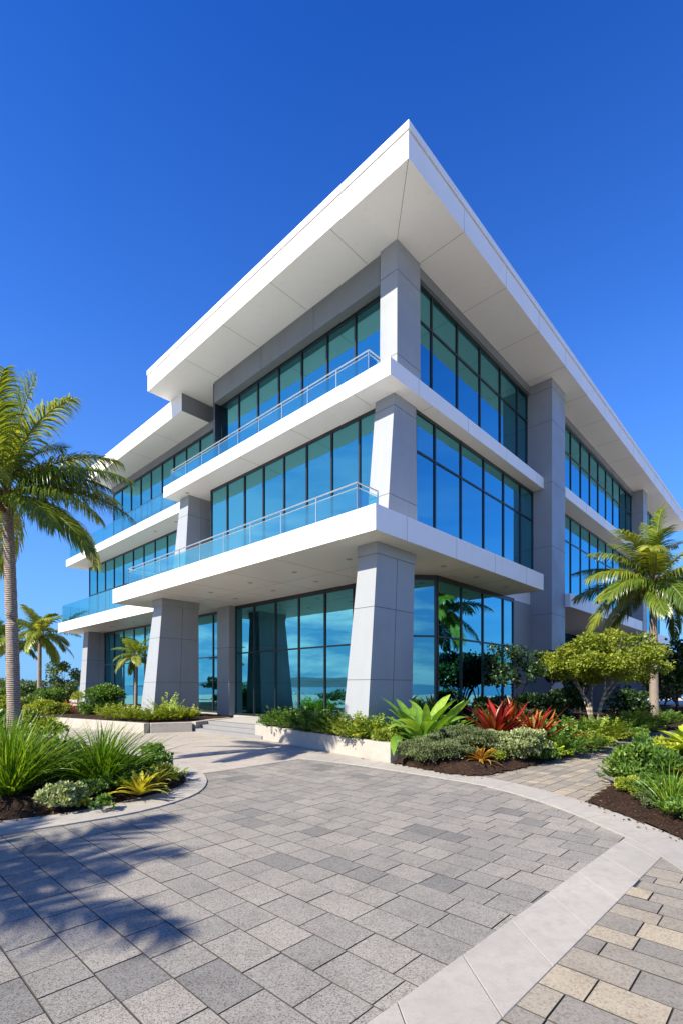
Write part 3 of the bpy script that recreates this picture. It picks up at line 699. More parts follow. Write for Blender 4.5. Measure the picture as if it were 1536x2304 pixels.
pier((1.7, 3.35, 26.8, 27.9), (2.0, 3.4, 26.95, 27.75), .1, Z2B, (1.75, 3.3), .5)
pier((.92, 2.45, 1.42, 2.2), (1.35, 2.42, 1.45, 2.16), Z2T, Z3B, (7.1, 9.75), None)
pier((.75, 2.45, 12.4, 13.55), (1.2, 2.4, 12.75, 13.5), Z2T, Z3B, (7.3, 9.2), .5)
pier((1.56, 2.78, 1.53, 2.18), (1.6, 2.78, 1.55, 2.18), Z3T, RS, (11.4, 13.9), None)
pier((11.36, 12.95, .68, 2.2), (11.4, 12.95, .68, 2.2), .0, RS, (2.6, 4.7, 7.6, 10.35, 13.0, 14.4), None)
pier((27.8, 28.9, .72, 2.2), (27.8, 28.9, .72, 2.2), .0, RS, (4.5, 7.4, 10.4, 13.3), None)
pier((2.3, 3.3, 11.25, 12.2), (2.3, 3.3, 11.25, 12.2), .3, Z2B, (1.75, 3.3), None)
pier((9.2, 11.36, 1.56, 3.0), (9.2, 11.36, 1.56, 3.0), .0, Z2B, (2.6,), None)
# headers and solid wall strips
def wallpart(name, boxes, mat, joint=()):
    m = MB()
    for b in boxes: m.box(*b)
    for b in joint: m.box(*b, 1)
    return m.build(name, [M[mat], M['joint_dark']], bld)
wallpart('header', [(1.68, 2.0, 2.18, 11.45, 13.9, RS - .002)], 'greyband', [(1.676, 1.7, y, y + .014, 13.9, RS - .003) for y in (2.26, 5.2, 8.15)])
wallpart('header', [(2.78, 11.4, 1.62, 1.9, 14.46, RS - .002)], 'greyband')
wallpart('header', [(12.95, 27.8, 1.32, 1.6, 14.46, RS - .002)], 'greyband')
wallpart('header', [(2.5, 2.8, 11.45, 24.5, 13.62, 13.998)], 'greyband')
wallpart('wall', [(1.72, 2.62, 11.455, 11.6, Z3T, 14.79)], 'frame')
wallpart('wall', [(13.0, 27.8, 5.2, 5.4, 0, Z2B), (27.81, 28.0, 2.1, 5.6, 0, Z2B)], 'greyband')
# interior: cores and the ground floor plate
m = MB(); m.box(7.2, 30, 6.6, 13.6, .3, Z2B - .004); m.box(7.2, 30, 6.6, 13.6, Z2T, Z3B - .004); m.box(7.2, 30, 6.6, 13.6, Z3T, RS - .004)
m.box(8.5, 13.8, 14.6, 24, .3, Z2B - .004); m.box(8.5, 13.8, 14.6, 27, Z2T, Z3B - .004); m.box(8.5, 13.8, 14.6, 23.5, Z3T, 13.99)
m.box(5.0, 5.6, 5.0, 5.6, .3, Z2B - .004); m.box(5.0, 5.6, 9.0, 9.6, .3, Z2B - .004); m.box(5.2, 5.8, 4.2, 4.8, Z2T, Z3B - .004)
m.build('interior_core', M['core'], bld)
m = MB(); m.box(.06, 3.0, 4.62, 9.7, -.03, .318); m.box(2.5, 13, 1.55, 26.5, -.03, .316); m.build('ground_floor', M['floor'], bld)
m = MB(); m.box(3.7, 30, 14.0, 14.2, 0, 14.79); m.box(30, 36.9, 2.5, 2.6, 0, 14.79); m.box(13.8, 14, 14.3, 26, 0, 13.9); m.build('wall', M['greyband'], bld)

def window_wall(p0, p1, z0, z1, us, transoms, fw=.065, dep=.12, mat='glass', label=None, topw=.10, thick_ends=True):
    """curtain-wall run from p0 to p1 (outside on the right hand): frame mesh + one child per pane"""
    p0, p1 = np.array(p0, float), np.array(p1, float); L = np.linalg.norm(p1 - p0); u = (p1 - p0) / L; o = np.array([u[1], -u[0]])
    m = MB()
    def bx(u0, u1, w0, w1, za, zb):
        c = [p0 + u * a + o * w for a, w in ((u0, w1), (u1, w1), (u1, w0), (u0, w0))]
        m.hexa([(*q, za) for q in c] + [(*q, zb) for q in c])
    us = [0.] + [x for x in us if .15 < x < L - .15] + [L]; zs = [z0] + list(transoms) + [z1]
    for i, x in enumerate(us):
        a, b = (x, x + fw) if i == 0 else (x - fw, x) if i == len(us) - 1 else (x - fw / 2, x + fw / 2)
        bx(a, b, -dep + .04, .04, z0, z1)
    for i in range(len(us) - 1):
        a = us[i] + (fw if i == 0 else fw / 2); b = us[i + 1] - (fw if i == len(us) - 2 else fw / 2)
        bx(a, b, -dep + .045, .035, z0, z0 + .09); bx(a, b, -dep + .045, .035, z1 - topw, z1)
        for t in transoms: bx(a, b, -dep + .045, .03, t - .03, t + .03)
    fr = m.build('window', M['frame'], bld)
    if label: fr['label'] = label
    for i in range(len(us) - 1):
        for k in range(len(zs) - 1):
            za, zb = zs[k], zs[k + 1]; g = rng.normal(0, .0022, 4); t = MB()
            A_, B_ = p0 + u * us[i], p0 + u * us[i + 1]
            t.v = [(*(A_ + o * g[0]), za), (*(B_ + o * g[1]), za), (*(B_ + o * (g[1] + g[2])), zb), (*(A_ + o * (g[0] + g[2])), zb)]
            t.face((0, 1, 2, 3)); t.build('pane', M[mat], fr)
    return fr
def seq(start, step, n): return [start + step * i for i in range(n)]
# left facade: local x = const, running in -a so that outside is on the right -> direction (0,-1): outside = (-1, 0)
def wl(b, a_hi, a_lo, z0, z1, us, tr, **k): return window_wall((b, a_hi), (b, a_lo), z0, z1, us, tr, **k)
def wr(a, b_lo, b_hi, z0, z1, us, tr, **k): return window_wall((b_lo, a), (b_hi, a), z0, z1, us, tr, **k)
wl(2.05, 11.45, 2.18, Z3T, 13.92, seq(1.31, 1.31, 7), [])
wl(1.62, 11.6, 2.17, Z2T, Z3B - .002, seq(1.25, 1.22, 8), [])
wl(2.65, 11.3, 2.15, .318, Z2B - .002, seq(1.42, 1.42, 6), [3.05], topw=.16)
wl(3.0, 26.8, 12.25, .318, Z2B - .002, seq(1.5, 1.46, 10), [3.0], topw=.12)
wl(2.6, 24.4, 11.5, Z3T, 13.64, seq(1.28, 1.28, 10), [11.95])
wl(3.3, 30.4, 12.4, Z2T, Z3B - .002, seq(1.45, 1.45, 12), [8.1])
# right facade
M3 = [3.76, 5.40, 7.05, 8.75, 10.35]
wr(1.78, 2.78, 11.4, Z3T, 14.47, [x - 2.78 for x in M3], [13.3])
wr(1.52, 2.44, 11.4, Z2T, Z3B - .002, [x - 2.44 for x in (3.55, 5.2, 6.85, 8.5, 10.1)], [8.85])
window_wall((2.65, 2.15), (3.5, 1.42), .28, Z2B - .002, [], [3.2], topw=.16)
wr(1.42, 3.5, 9.2, .2, Z2B - .002, [1.55, 3.1, 4.75], [3.2], topw=.16)
wr(1.45, 12.95, 27.8, Z3T, 14.47, seq(1.5, 1.5, 9), [13.2])
wr(1.45, 12.95, 27.8, Z2T, Z3B - .002, seq(1.5, 1.5, 9), [8.8])
wr(4.6, 13.2, 27.5, .2, Z2B - .002, seq(1.8, 1.8, 7), [3.2])
wr(1.5, 28.9, 36.9, Z3T, RS - .002, seq(1.6, 1.6, 4), [13.2]); wr(1.5, 28.9, 36.9, Z2T - .2, Z3B - .002, seq(1.6, 1.6, 4), [8.8]); wr(2.4, 28.9, 36.9, .2, Z2B - .252, seq(1.6, 1.6, 4), [3.])
# short returns closing the glass at block corners
window_wall((3.3, 11.6), (1.62, 11.6), Z2T, Z3B - .002, [], [])
window_wall((8.0, 24.4), (2.6, 24.4), Z3T, 13.64, [1.8, 3.6], []); window_wall((8.0, 30.4), (3.3, 30.4), Z2T, Z3B - .002, [1.6, 3.2], [8.1])
wallpart('wall', [(8.0, 14, 24.38, 24.42, Z3T, 13.9), (8.0, 14, 30.36, 30.44, Z2T, Z3B - .004)], 'white')

def railing(path, z, h, post=1.35, handrail=True, skip=.0):
    """glass balustrade along a path of local points"""
    fr = MB(); segs = []
    for (p, q) in zip(path[:-1], path[1:]):
        p, q = np.array(p, float), np.array(q, float); L = np.linalg.norm(q - p); u = (q - p) / L; k = max(1, round(L / post))
        for i in range(k + 1):
            c = p + u * L * i / k
            if handrail: fr.box(c[0] - .014, c[0] + .014, c[1] - .014, c[1] + .014, z, z + h - .02)
            else: fr.box(c[0] - .02, c[0] + .02, c[1] - .02, c[1] + .02, z, z + .07)
        for i in range(k): segs.append((p + u * (L * i / k + .025), p + u * (L * (i + 1) / k - .025)))
        if handrail:
            fr.tube([(*p, z + h), (*q, z + h)], [.021, .021], 8); fr.tube([(*p, z + h * .84), (*q, z + h * .84)], [.01, .01], 6)
        else: fr.tube([(*p, z + .05), (*q, z + .05)], [.03, .03], 6)
    o = fr.build('balcony_railing', M['rail'], bld)
    for a, b in segs:
        u = unit(b - a); w = np.array([u[1], -u[0]]) * .006; g = MB()
        c = [a - w, b - w, b + w, a + w]; zt = z + (h * .8 if handrail else h)
        g.hexa([(*q, z + .05) for q in c] + [(*q, zt) for q in c]); g.build('glass_panel', M['glass_rail'], o)
    return o
railing([(1.25, 1.92), (.74, 1.92), (.74, 13.45), (1.25, 13.45)], Z3T, .66)
railing([(-.45, .62), (-1.22, .62), (-1.22, 13.4), (.7, 13.4)], Z2T, .74)
railing([(.95, 14.6), (.95, 28.6), (3.2, 28.6)], Z2T, 1.15, 1.5, False)
railing([(2.15, 14.2), (2.15, 30.9), (3.4, 30.9)], Z3T, 1.0, 1.5, False)

# ------------------------------------------------------------------ palms
def frond_mesh(L, e0, bend, seed, leaf=.55, pairs=48, hang=.5, wind=0., wid=.015):
    """one feather leaf along +x, its stalk rising at e0 degrees and bending over by `bend`"""
    g = np.random.default_rng(seed); k = 24; t = np.linspace(0, 1, k)
    ang = np.radians(e0) - np.radians(bend) * t ** 1.25
    ds = L / (k - 1); x = np.concatenate([[0], np.cumsum(np.cos(ang[:-1]) * ds)]); z = np.concatenate([[0], np.cumsum(np.sin(ang[:-1]) * ds)])
    y = wind * L * t ** 2
    sp = np.stack([x, y, z], -1)
    m = MB(); m.tube([tuple(p) for p in sp], list(.022 * L / 2.4 * (1.25 - t)), 5, cap=False); nv = len(m.v)
    s = np.linspace(.14, .995, pairs); s = np.concatenate([s, s + .004]); side = np.concatenate([-np.ones(pairs), np.ones(pairs)]); n = len(s)
    s = np.clip(s + g.normal(0, .004, n), 0, 1)
    B = np.stack([np.interp(s, t, sp[:, i]) for i in range(3)], -1); an = np.interp(s, t, ang)
    Tn = np.stack([np.cos(an), np.zeros(n), np.sin(an)], -1); U = np.stack([-np.sin(an), np.zeros(n), np.cos(an)], -1); Sd = np.stack([np.zeros(n), side, np.zeros(n)], -1)
    fwd = .45 + .75 * s + g.normal(0, .1, n)
    d0 = unit(Sd + Tn * fwd[:, None] + U * (.28 + g.normal(0, .1, n))[:, None])
    LL = leaf * np.sin(np.pi * (.13 + .80 * s)) ** .7 * g.uniform(.82, 1.1, n)
    kk = 6; tt = np.linspace(0, 1, kk); P = np.zeros((n, kk, 3)); P[:, 0] = B; d = d0.copy()
    down = np.array([0, 0, -1.]); hg = hang * g.uniform(.6, 1.4, n)
    for i in range(1, kk):
        P[:, i] = P[:, i - 1] + d * (LL / (kk - 1))[:, None]
        d = unit(d + (down * hg[:, None] + np.array([0, wind * .9, 0])) * .55 * (.5 + i / kk))
    seg = unit(np.gradient(P, axis=1)); Sw = unit(np.cross(seg, U[:, None, :] + np.array([0, 0, .001])))
    w = wid * (L / 2.2) ** .5 * np.array([.75, 1, 1, .85, .55, .06])
    V, Fq, ids, al = strips(P, Sw, np.tile(w, (n, 1)) * g.uniform(.8, 1.2, n)[:, None], .35)
    tone0 = g.uniform(0, .55)
    rn = np.clip(tone0 + g.uniform(0, .4, n) + .15 * (g.uniform(0, 1, n) < .1), 0, 1)[ids]
    V = np.concatenate([np.array(m.v), V]); F2 = np.concatenate([np.array(m.f), Fq + nv])
    return np_mesh('frond', V, F2, [M['frond'], M['rachis']], np.concatenate([np.full(len(m.f), .5), rn]), None, np.concatenate([np.ones(len(m.f)), np.zeros(len(Fq))]), smooth=True)
def palm(px, D, z0, zc, label, nf=22, L=2.3, rt=.13, lean=(0, 0), seed=1, group=None, pairs=46, hang=.5, wind=.06, pos=None, rot=0., e_hi=84, e_lo=-32, extra=(), wid=.015):
    x, y = pos if pos else at(px, D); g = random.Random(seed)
    root = empty('palm_tree', (x, y, z0)); tag(root, label, 'palm tree', group); H = zc - z0
    m = MB(); K = 46; pts = []; rad = []
    for i in range(K):
        t = i / (K - 1); pts.append((lean[0] * (t ** 1.6 - 1) , lean[1] * (t ** 1.6 - 1), H * t))
        rad.append(rt * (1.0 - .28 * t + .35 * math.exp(-t * 14)) * (1 + .035 * (i % 2) + g.uniform(-.02, .02)))
    m.tube(pts, rad, 14); m.build('trunk', M['palmtrunk'], root, smooth=True)
    b = MB()                                                       # stubs of old leaf bases under the crown
    for i in range(26):
        a = i * 2.4; zz = H - rt * 2.6 + i * rt * .12; e = R(g.uniform(25, 70)); r0 = rt * .62; l = rt * g.uniform(1.3, 2.2)
        p0 = Vector((r0 * math.cos(a), r0 * math.sin(a), zz)); p1 = p0 + Vector((math.cos(a) * math.cos(e), math.sin(a) * math.cos(e), math.sin(e))) * l
        b.tube([tuple(p0), tuple((p0 + p1) / 2 + Vector((0, 0, .01))), tuple(p1)], [rt * .36, rt * .28, rt * .10], 6)
    b.build('leaf_base', M['boot'], root, smooth=True)
    for i in range(nf):
        fr = (i + .5) / nf; e = e_hi - (e_hi - e_lo) * fr ** .9 + g.uniform(-7, 7)
        bend = g.uniform(38, 70) if fr < .5 else g.uniform(48, 85) * (.8 if e < -10 else 1)
        LL = L * g.uniform(.86, 1.1) * (.8 if fr < .12 else 1) * (.92 if fr > .85 else 1)
        me = frond_mesh(LL, e, bend, seed * 100 + i, leaf=L * .27, pairs=pairs, hang=hang * (.35 + 1.0 * fr), wind=g.uniform(-.5, 1) * wind * 2, wid=wid)
        f = link('frond', me, root, (0, 0, H - rt * .2 + (1 - fr) * rt * .8), rot + i * 2.39996 + g.uniform(-.2, .2)); f.rotation_euler.x = g.uniform(-.35, .35)
        if fr > .8: f['label'] = 'older drooping frond'
    for i, (az, e, bend, LL) in enumerate(extra):
        f = link('frond', frond_mesh(LL, e, bend, seed * 100 + 50 + i, leaf=L * .29, pairs=pairs, hang=hang * (.5 + .8 * (1 - max(e, 0) / 90)), wind=g.uniform(0, .08), wid=wid), root, (0, 0, H), R(az)); f.rotation_euler.x = g.uniform(-.3, .3)
    return root
palm(16, 9.0, .1, 5.05, 'tall palm in the left bed, its thick grey trunk rising past the frame edge', 13, 2.15, .115, (-.2, .1), 11, None, 96, 1.0, .07, rot=R(40), wid=.0125, e_lo=-18, extra=[(-4, 30, 58, 2.45), (10, 20, 62, 2.25), (-14, 10, 60, 2.1), (-35, -6, 52, 1.8), (16, 52, 66, 2.2), (-8, 70, 52, 2.2), (20, 87, 14, 2.5), (170, 85, 18, 2.5), (-70, 80, 30, 2.3), (60, 40, 60, 2.4)])
palm(1468, 18, .15, 5.3, 'palm with slim brown trunk rising behind the small yellow green tree', 24, 2.85, .155, (-.05, 0), 21, None, 70, .9, .05, extra=[(182, 30, 62, 2.7), (196, 10, 60, 2.6), (165, 55, 60, 2.6), (0, 35, 60, 2.7), (-20, 12, 62, 2.6), (0, 86, 12, 2.9), (100, 80, 25, 2.8)], wid=.018)
palm(90, 34, 0, 5.1, 'slim distant palm between the thick palm trunk and the building', 20, 2.45, .15, (.05, 0), 31, None, 50, .9, .04, wid=.03)
palm(16, 36, 0, 4.9, 'distant palm at the photo\'s left edge, left of the thick palm trunk', 19, 2.5, .16, (-.1, 0), 41, None, 50, .9, .04, wid=.03)
palm(308, 23.4, .3, 3.0, 'small young palm between two leaning piers in the left planter', 15, 1.3, .085, (.05, 0), 51, None, 44, .7, .03, wid=.02)
palm(0, 0, 0, 5.2, 'palm beside the paving that throws the feathery shadow across the stones', 23, 2.55, .14, (0, 0), 61, None, 50, .9, .05, wid=.022, pos=(-8.75, -.35))

# ------------------------------------------------------------------ trees
def branchy(px, D, z0, label, cat, H, crown_r, crown_h, crown_z, leafmat, barkmat, n, leaf, seed, stems=5, r=.06, lumps=26, name='tree', lumpr=.26, pos=None, group=None, spread=.55, aspect=.4):
    x, y = pos if pos else at(px, D); root = empty(name, (x, y, z0)); tag(root, label, cat, group); g = random.Random(seed); gn = np.random.default_rng(seed)
    c = unit(gn.normal(size=(lumps, 3))) * (gn.uniform(.15, 1, lumps) ** .45)[:, None]
    c[:, 2] = np.where(c[:, 2] < -.2, c[:, 2] * .5, c[:, 2]); C = c * np.array([crown_r, crown_r, crown_h]) + np.array([0, 0, crown_z])
    m = MB(); tops = []
    for i in range(stems):
        a = 2 * math.pi * i / stems + g.uniform(-.4, .4); s = crown_r * spread * g.uniform(.6, 1.1)
        e = Vector((s * math.cos(a), s * math.sin(a), crown_z - crown_h * .45)); mid = Vector((s * .3 * math.cos(a + .4), s * .3 * math.sin(a + .4), e.z * .5)); 
        m.tube([(r * .8 * math.cos(a), r * .8 * math.sin(a), -.08), tuple(mid), tuple((mid + e) / 2 + Vector((g.uniform(-.06, .06), g.uniform(-.06, .06), 0))), tuple(e)], [r, r * .8, r * .65, r * .5], 7); tops.append(e)
    for q in C:
        q = Vector(q); e = min(tops, key=lambda t: (t - q).length); mid = e.lerp(q, .5) + Vector((0, 0, -.04 * crown_r))
        m.tube([tuple(e), tuple(mid), tuple(q)], [r * .45, r * .28, r * .1], 5)
    m.build('trunk', M[barkmat], root, smooth=True)
    lr = lumpr * gn.uniform(.6, 1.3, lumps); k = gn.choice(lumps, n, p=lr ** 2 / (lr ** 2).sum())
    d = unit(gn.normal(size=(n, 3))); sh = gn.uniform(.15, 1, n) ** .5 * np.where(gn.uniform(0, 1, n) < .12, 1.35, 1.0)
    P = C[k] + d * (lr[k] * sh)[:, None] * np.array([crown_r, crown_r, crown_h * 1.1])
    T = unit(d * .7 + gn.normal(0, .55, (n, 3)) + np.array([0, 0, .15])); Nn = unit(d * .5 + np.array([0, 0, .9]) + gn.normal(0, .45, (n, 3))); L = leaf * gn.uniform(.6, 1.3, n)
    V, Fq, ids = leaves(P, T, Nn, L, L * aspect); tone = np.clip(gn.uniform(0, 1, lumps)[k] * .4 + gn.uniform(0, .6, n), 0, 1)
    link('crown', np_mesh('crown', V, Fq, M[leafmat], tone[ids]), root); return root
branchy(1338, 15, .2, 'small round tree with yellow green leaves and several pale trunks', 'tree', 3, 1.75, .95, 2.08, 'treeleaf', 'bark', 26000, .085, 5, 7, .045, 85, lumpr=.19, spread=.5)
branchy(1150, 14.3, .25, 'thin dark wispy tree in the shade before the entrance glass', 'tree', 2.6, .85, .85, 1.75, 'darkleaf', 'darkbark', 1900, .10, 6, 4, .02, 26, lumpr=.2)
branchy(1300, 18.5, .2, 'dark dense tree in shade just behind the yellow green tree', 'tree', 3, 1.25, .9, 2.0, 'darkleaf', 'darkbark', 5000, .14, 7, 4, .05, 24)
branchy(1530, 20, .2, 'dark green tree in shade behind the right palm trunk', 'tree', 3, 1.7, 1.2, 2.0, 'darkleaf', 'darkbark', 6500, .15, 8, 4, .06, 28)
branchy(150, 37, 0, 'airy light green tree just left of the farthest leaning pier', 'tree', 3.5, 1.5, 1.25, 2.1, 'olive', 'darkbark', 2400, .17, 9, 4, .05, 24, lumpr=.22)
for i, (px, D, rr, hz, lab) in enumerate([(10, 46, 3.0, 1.2, 'low bushy tree on the far shore edge at the photo\'s left edge'), (70, 50, 2.6, 1.15, 'low bushy tree behind the slim distant palm'), (130, 47, 2.2, .9, 'low bushy tree behind the airy light green tree')]):
    branchy(px, D, -.1, lab, 'tree', 2, rr, hz * .8, hz, 'olive', 'darkbark', 3500, .24, 70 + i, 3, .06, 20, group='low trees along the shore')
# trees round the forecourt that the glass mirrors
for i, (x, y, rr, cz) in enumerate([(-44, 30, 2.8, 1.9), (19, 9, 2.6, 2.6), (23, 14, 3.0, 2.9), (27, 20, 3.2, 3.0), (32, 27, 3.2, 3.2)]):
    branchy(0, 0, 0, 'broad dark tree outside the frame, seen mirrored in the building glass', 'tree', 4, rr, cz * .5, cz, 'olive' if i > 2 else 'darkleaf', 'darkbark', 3500, .26, 90 + i, 3, .09, 22, pos=(x, y), group='trees mirrored in the glass')

# ------------------------------------------------------------------ shrubs and flowers
def plant(name, me, px, D, z, label, cat, group=None, rz=None, s=1., stem=None, pos=None):
    x, y = pos if pos else at(px, D)
    if px > 880 and D > 8.2 and inside(np.array([[x, y]]), mid_poly)[0]: z = float(mid_z(None, edge_dist(np.array([[x, y]]), mid_poly)[0])) - .01
    o = link(name, me, None, (x, y, z), random.uniform(0, 6.28) if rz is None else rz, (s, s, s)); tag(o, label, cat, group)
    return o
def soil_left(D): return .12
# --- left foreground bed
def tuft(px, D, z, n, L, seed, label, w=.012, e0=(34, 89), curve=(8, 62), mat='grass'):
    plant('grass_clump', rosette_mesh('grass_clump', M[mat], n, L, w, seed, e0, curve, 9, .16, .3, 'blade', .22, .5), px, D, z, label, 'ornamental grass')
tuft(22, 6.7, .13, 620, 1.32, 101, 'big clump of long bright green grass at the left edge of the near bed')
tuft(228, 7.3, .13, 520, 1.12, 102, 'bright green fountain grass clump behind the yellow striped plant')
tuft(-60, 8.2, .14, 400, 1.3, 103, 'green grass clump reaching in from the left frame edge before the palm trunk')
plant('agave', rosette_mesh('agave', M['darkspike'], 46, .85, .035, 111, (12, 82), (5, 40), 7, .05, .4, 'lance'), 132, 9.6, .15, 'dark green spiky strap leaf plant behind the two bright grass clumps', 'agave')
plant('bromeliad', rosette_mesh('bromeliad', M['yellow'], 44, .50, .036, 112, (14, 82), (25, 75), 8, .03, .3, 'lance'), 314, 6.88, .08, 'yellow green rosette plant at the tip of the near left bed', 'bromeliad')
plant('croton', rosette_mesh('croton', M['yellow'], 34, .36, .036, 113, (10, 80), (20, 70), 7, .05, .3, 'lance'), 352, 7.6, .10, 'smaller yellow leaved plant behind the yellow rosette by the kerb', 'croton')
plant('shrub', shrub_mesh('shrub', M['silver'], .30, .26, .19, 1500, .055, 114, 14, .42), 135, 6.2, .04, 'small cream variegated shrub at the front of the near left bed', 'shrub')
plant('shrub', shrub_mesh('shrub', M['greygreen'], .42, .4, .3, 1700, .07, 115, 12, .28), 140, 7.6, .12, 'grey leaved loose shrub between the two bright grass clumps', 'shrub')
plant('shrub', shrub_mesh('shrub', M['green'], .4, .36, .24, 1500, .07, 116, 12, .4), 338, 8.4, .1, 'dark green low shrub behind the yellow plants at the bed\'s tip', 'shrub')
plant('shrub', shrub_mesh('shrub', M['yelgreen'], .2, .2, .1, 350, .06, 117, 6, .4), 190, 6.35, .06, 'tiny green seedling plant on bare mulch beside the variegated shrub', 'shrub')
plant('shrub', shrub_mesh('shrub', M['green'], .16, .14, .07, 220, .05, 118, 5, .45), 232, 6.2, .06, 'tiny flat weed on the mulch before the yellow rosette', 'shrub')
plant('shrub', shrub_mesh('shrub', M['green'], .9, .8, .45, 2600, .1, 119, 16, .4), -20, 11.5, .15, 'mid green rounded shrub at the foot of the tall palm', 'shrub')
plant('shrub', shrub_mesh('shrub', M['yelgreen'], .8, .7, .4, 2200, .1, 120, 16, .4), 70, 13, .15, 'yellowish shrub just behind the tall palm trunk', 'shrub')
# --- left planter
GL = 'low shrubs in the left planter'
sh = [shrub_mesh('shrub', M[mt], 1, 1, .62, 2600, .15, 130 + i, 16, .34) for i, mt in enumerate(('yelgreen', 'green', 'yelgreen', 'green'))]
spr = [sprig_mesh('shrub', M['yelgreen'], 60, .6, .28, 26, .10, 140 + i) for i in range(3)]
for mesh_, px, D, s, lab in [(spr[0], 425, 18.6, .95, 'loose yellow green shrub at the right end of the left planter'), (spr[1], 398, 18.3, .95, 'feathery green shrub next to the right end of the left planter'),
                             (spr[2], 366, 18.0, 1.0, 'feathery shrub in the left planter before the second leaning pier'), (spr[0], 335, 17.7, .95, 'feathery green shrub above the corner of the left planter'),
                             (spr[1], 300, 18.2, 1.1, 'bright feathery shrub left of the corner of the left planter'), (spr[2], 262, 18.8, 1.1, 'bright feathery shrub below the round dark bush'),
                             (spr[0], 235, 20.2, .9, 'low feathery shrub left of and below the round bush')]:
    plant('shrub', mesh_, px, D, .31, lab, 'shrub', GL, s=s)
o = plant('shrub', sprig_mesh('shrub', M['lime'], 26, 1.15, .2, 30, .10, 150), 372, 18.6, .31, 'tall airy lime sprigs standing out before the second leaning pier', 'shrub')
plant('shrub', shrub_mesh('shrub', M['green'], .95, .9, .72, 4200, .11, 151, 20, .42), 243, 22, .3, 'big round green bush before the wing\'s ground floor glass', 'shrub')
plant('bromeliad', rosette_mesh('bromeliad', M['redback'], 40, .95, .05, 152, (10, 80), (15, 60), 7, .05, .3, 'lance'), 152, 23, .3, 'coral red rosette plant left of the farthest leaning pier', 'bromeliad')
for i, (px, D, s, mt, lab) in enumerate([(195, 22, .75, 1, 'low dark green mound right of the coral red rosette'), (130, 22.5, .75, 0, 'low yellow green mound below the coral red rosette'), (92, 23, .85, 2, 'low yellow green mound right of the tall palm trunk'),
                                         (60, 25, 1., 3, 'green mound just right of the tall palm trunk'), (20, 24, 1.1, 0, 'yellow green mound left of the tall palm trunk'), (110, 29, 1.4, 1, 'larger green mound behind the coral red rosette'),
                                         (0, 30, 1.5, 3, 'larger green mound at the left frame edge behind the palm'), (195, 33, 1.2, 2, 'yellowish mound at the foot of the farthest leaning pier')]):
    plant('shrub', sh[mt], px, D, .2, lab, 'shrub', 'green mounds of the left garden', s=s * .75)
# --- middle planter
GM = 'row of low shrubs in the middle planter'
ms = [sprig_mesh('shrub', M[mt], 75, .55, .32, 24, .095, 160 + i, .32, 45) for i, mt in enumerate(('green', 'yelgreen', 'green'))]
for mesh_, px, D, s, lab in [(ms[0], 632, 14.5, .95, 'low green shrub at the left end of the middle planter'), (ms[2], 665, 14.0, 1.0, 'low green shrub second from the left end of the middle planter'), (ms[0], 700, 13.4, 1.0, 'low green shrub left of the foot of the corner pier'),
                             (ms[2], 738, 12.9, 1.05, 'dark low shrub touching the lit side of the corner pier'), (ms[1], 768, 12.2, .9, 'yellowish shrub right before the lit foot of the corner pier'), (ms[1], 808, 11.5, 1.0, 'bright yellow green shrub in front of the corner pier'),
                             (ms[0], 846, 11.35, .85, 'green shrub between the yellow shrub and the broad leaf plant')]:
    plant('shrub', mesh_, px, D, PL_SOIL, lab, 'shrub', GM, s=s * 1.22)
tuft(905, 10.9, .34, 260, .62, 171, 'light green drooping grass at the right end of the middle planter', .008, (30, 88), (60, 140))
plant('shrub', shrub_mesh('shrub', M['silver'], .26, .24, .17, 800, .05, 172, 10, .4), 955, 10.9, .25, 'small pale variegated shrub under the broad leaf plant', 'shrub')
plant('ginger_plant', rosette_mesh('ginger_plant', M['bigleaf'], 58, 1.7, .115, 173, (14, 74), (10, 75), 9, .16, .28, 'broad', .2, .25), 955, 11.3, .34, 'large bright green plant with broad pointed leaves before the entrance glass', 'plant')
plant('ginger_plant', rosette_mesh('ginger_plant', M['bigleaf'], 26, .95, .085, 174, (10, 75), (25, 80), 9, .1, .28, 'broad', .2, .25), 1010, 11.3, .25, 'smaller broad leaf green plant left of the red rosettes', 'plant')
plant('bromeliad', rosette_mesh('bromeliad', M['red'], 46, 1.22, .055, 175, (22, 86), (5, 40), 8, .05, .35, 'lance'), 1112, 11.4, .24, 'largest red rosette plant, beside the broad green leaves', 'bromeliad', 'red rosette plants before the entrance')
plant('bromeliad', rosette_mesh('bromeliad', M['red'], 36, 1.22, .05, 176, (24, 86), (5, 40), 8, .05, .35, 'lance'), 1204, 11.6, .24, 'red and yellow rosette plant on the right of the large red one', 'bromeliad', 'red rosette plants before the entrance')
plant('bromeliad', rosette_mesh('bromeliad', M['red'], 30, 1.05, .045, 177, (30, 86), (5, 35), 8, .05, .35, 'lance'), 1150, 12.5, .26, 'red rosette plant half hidden between and behind the two others', 'bromeliad', 'red rosette plants before the entrance')
plant('bromeliad', rosette_mesh('bromeliad', M['red'], 26, .7, .045, 178, (20, 80), (5, 35), 8, .05, .35, 'lance'), 1385, 16.4, .26, 'dark red rosette plant in shade under the yellow green tree', 'bromeliad')
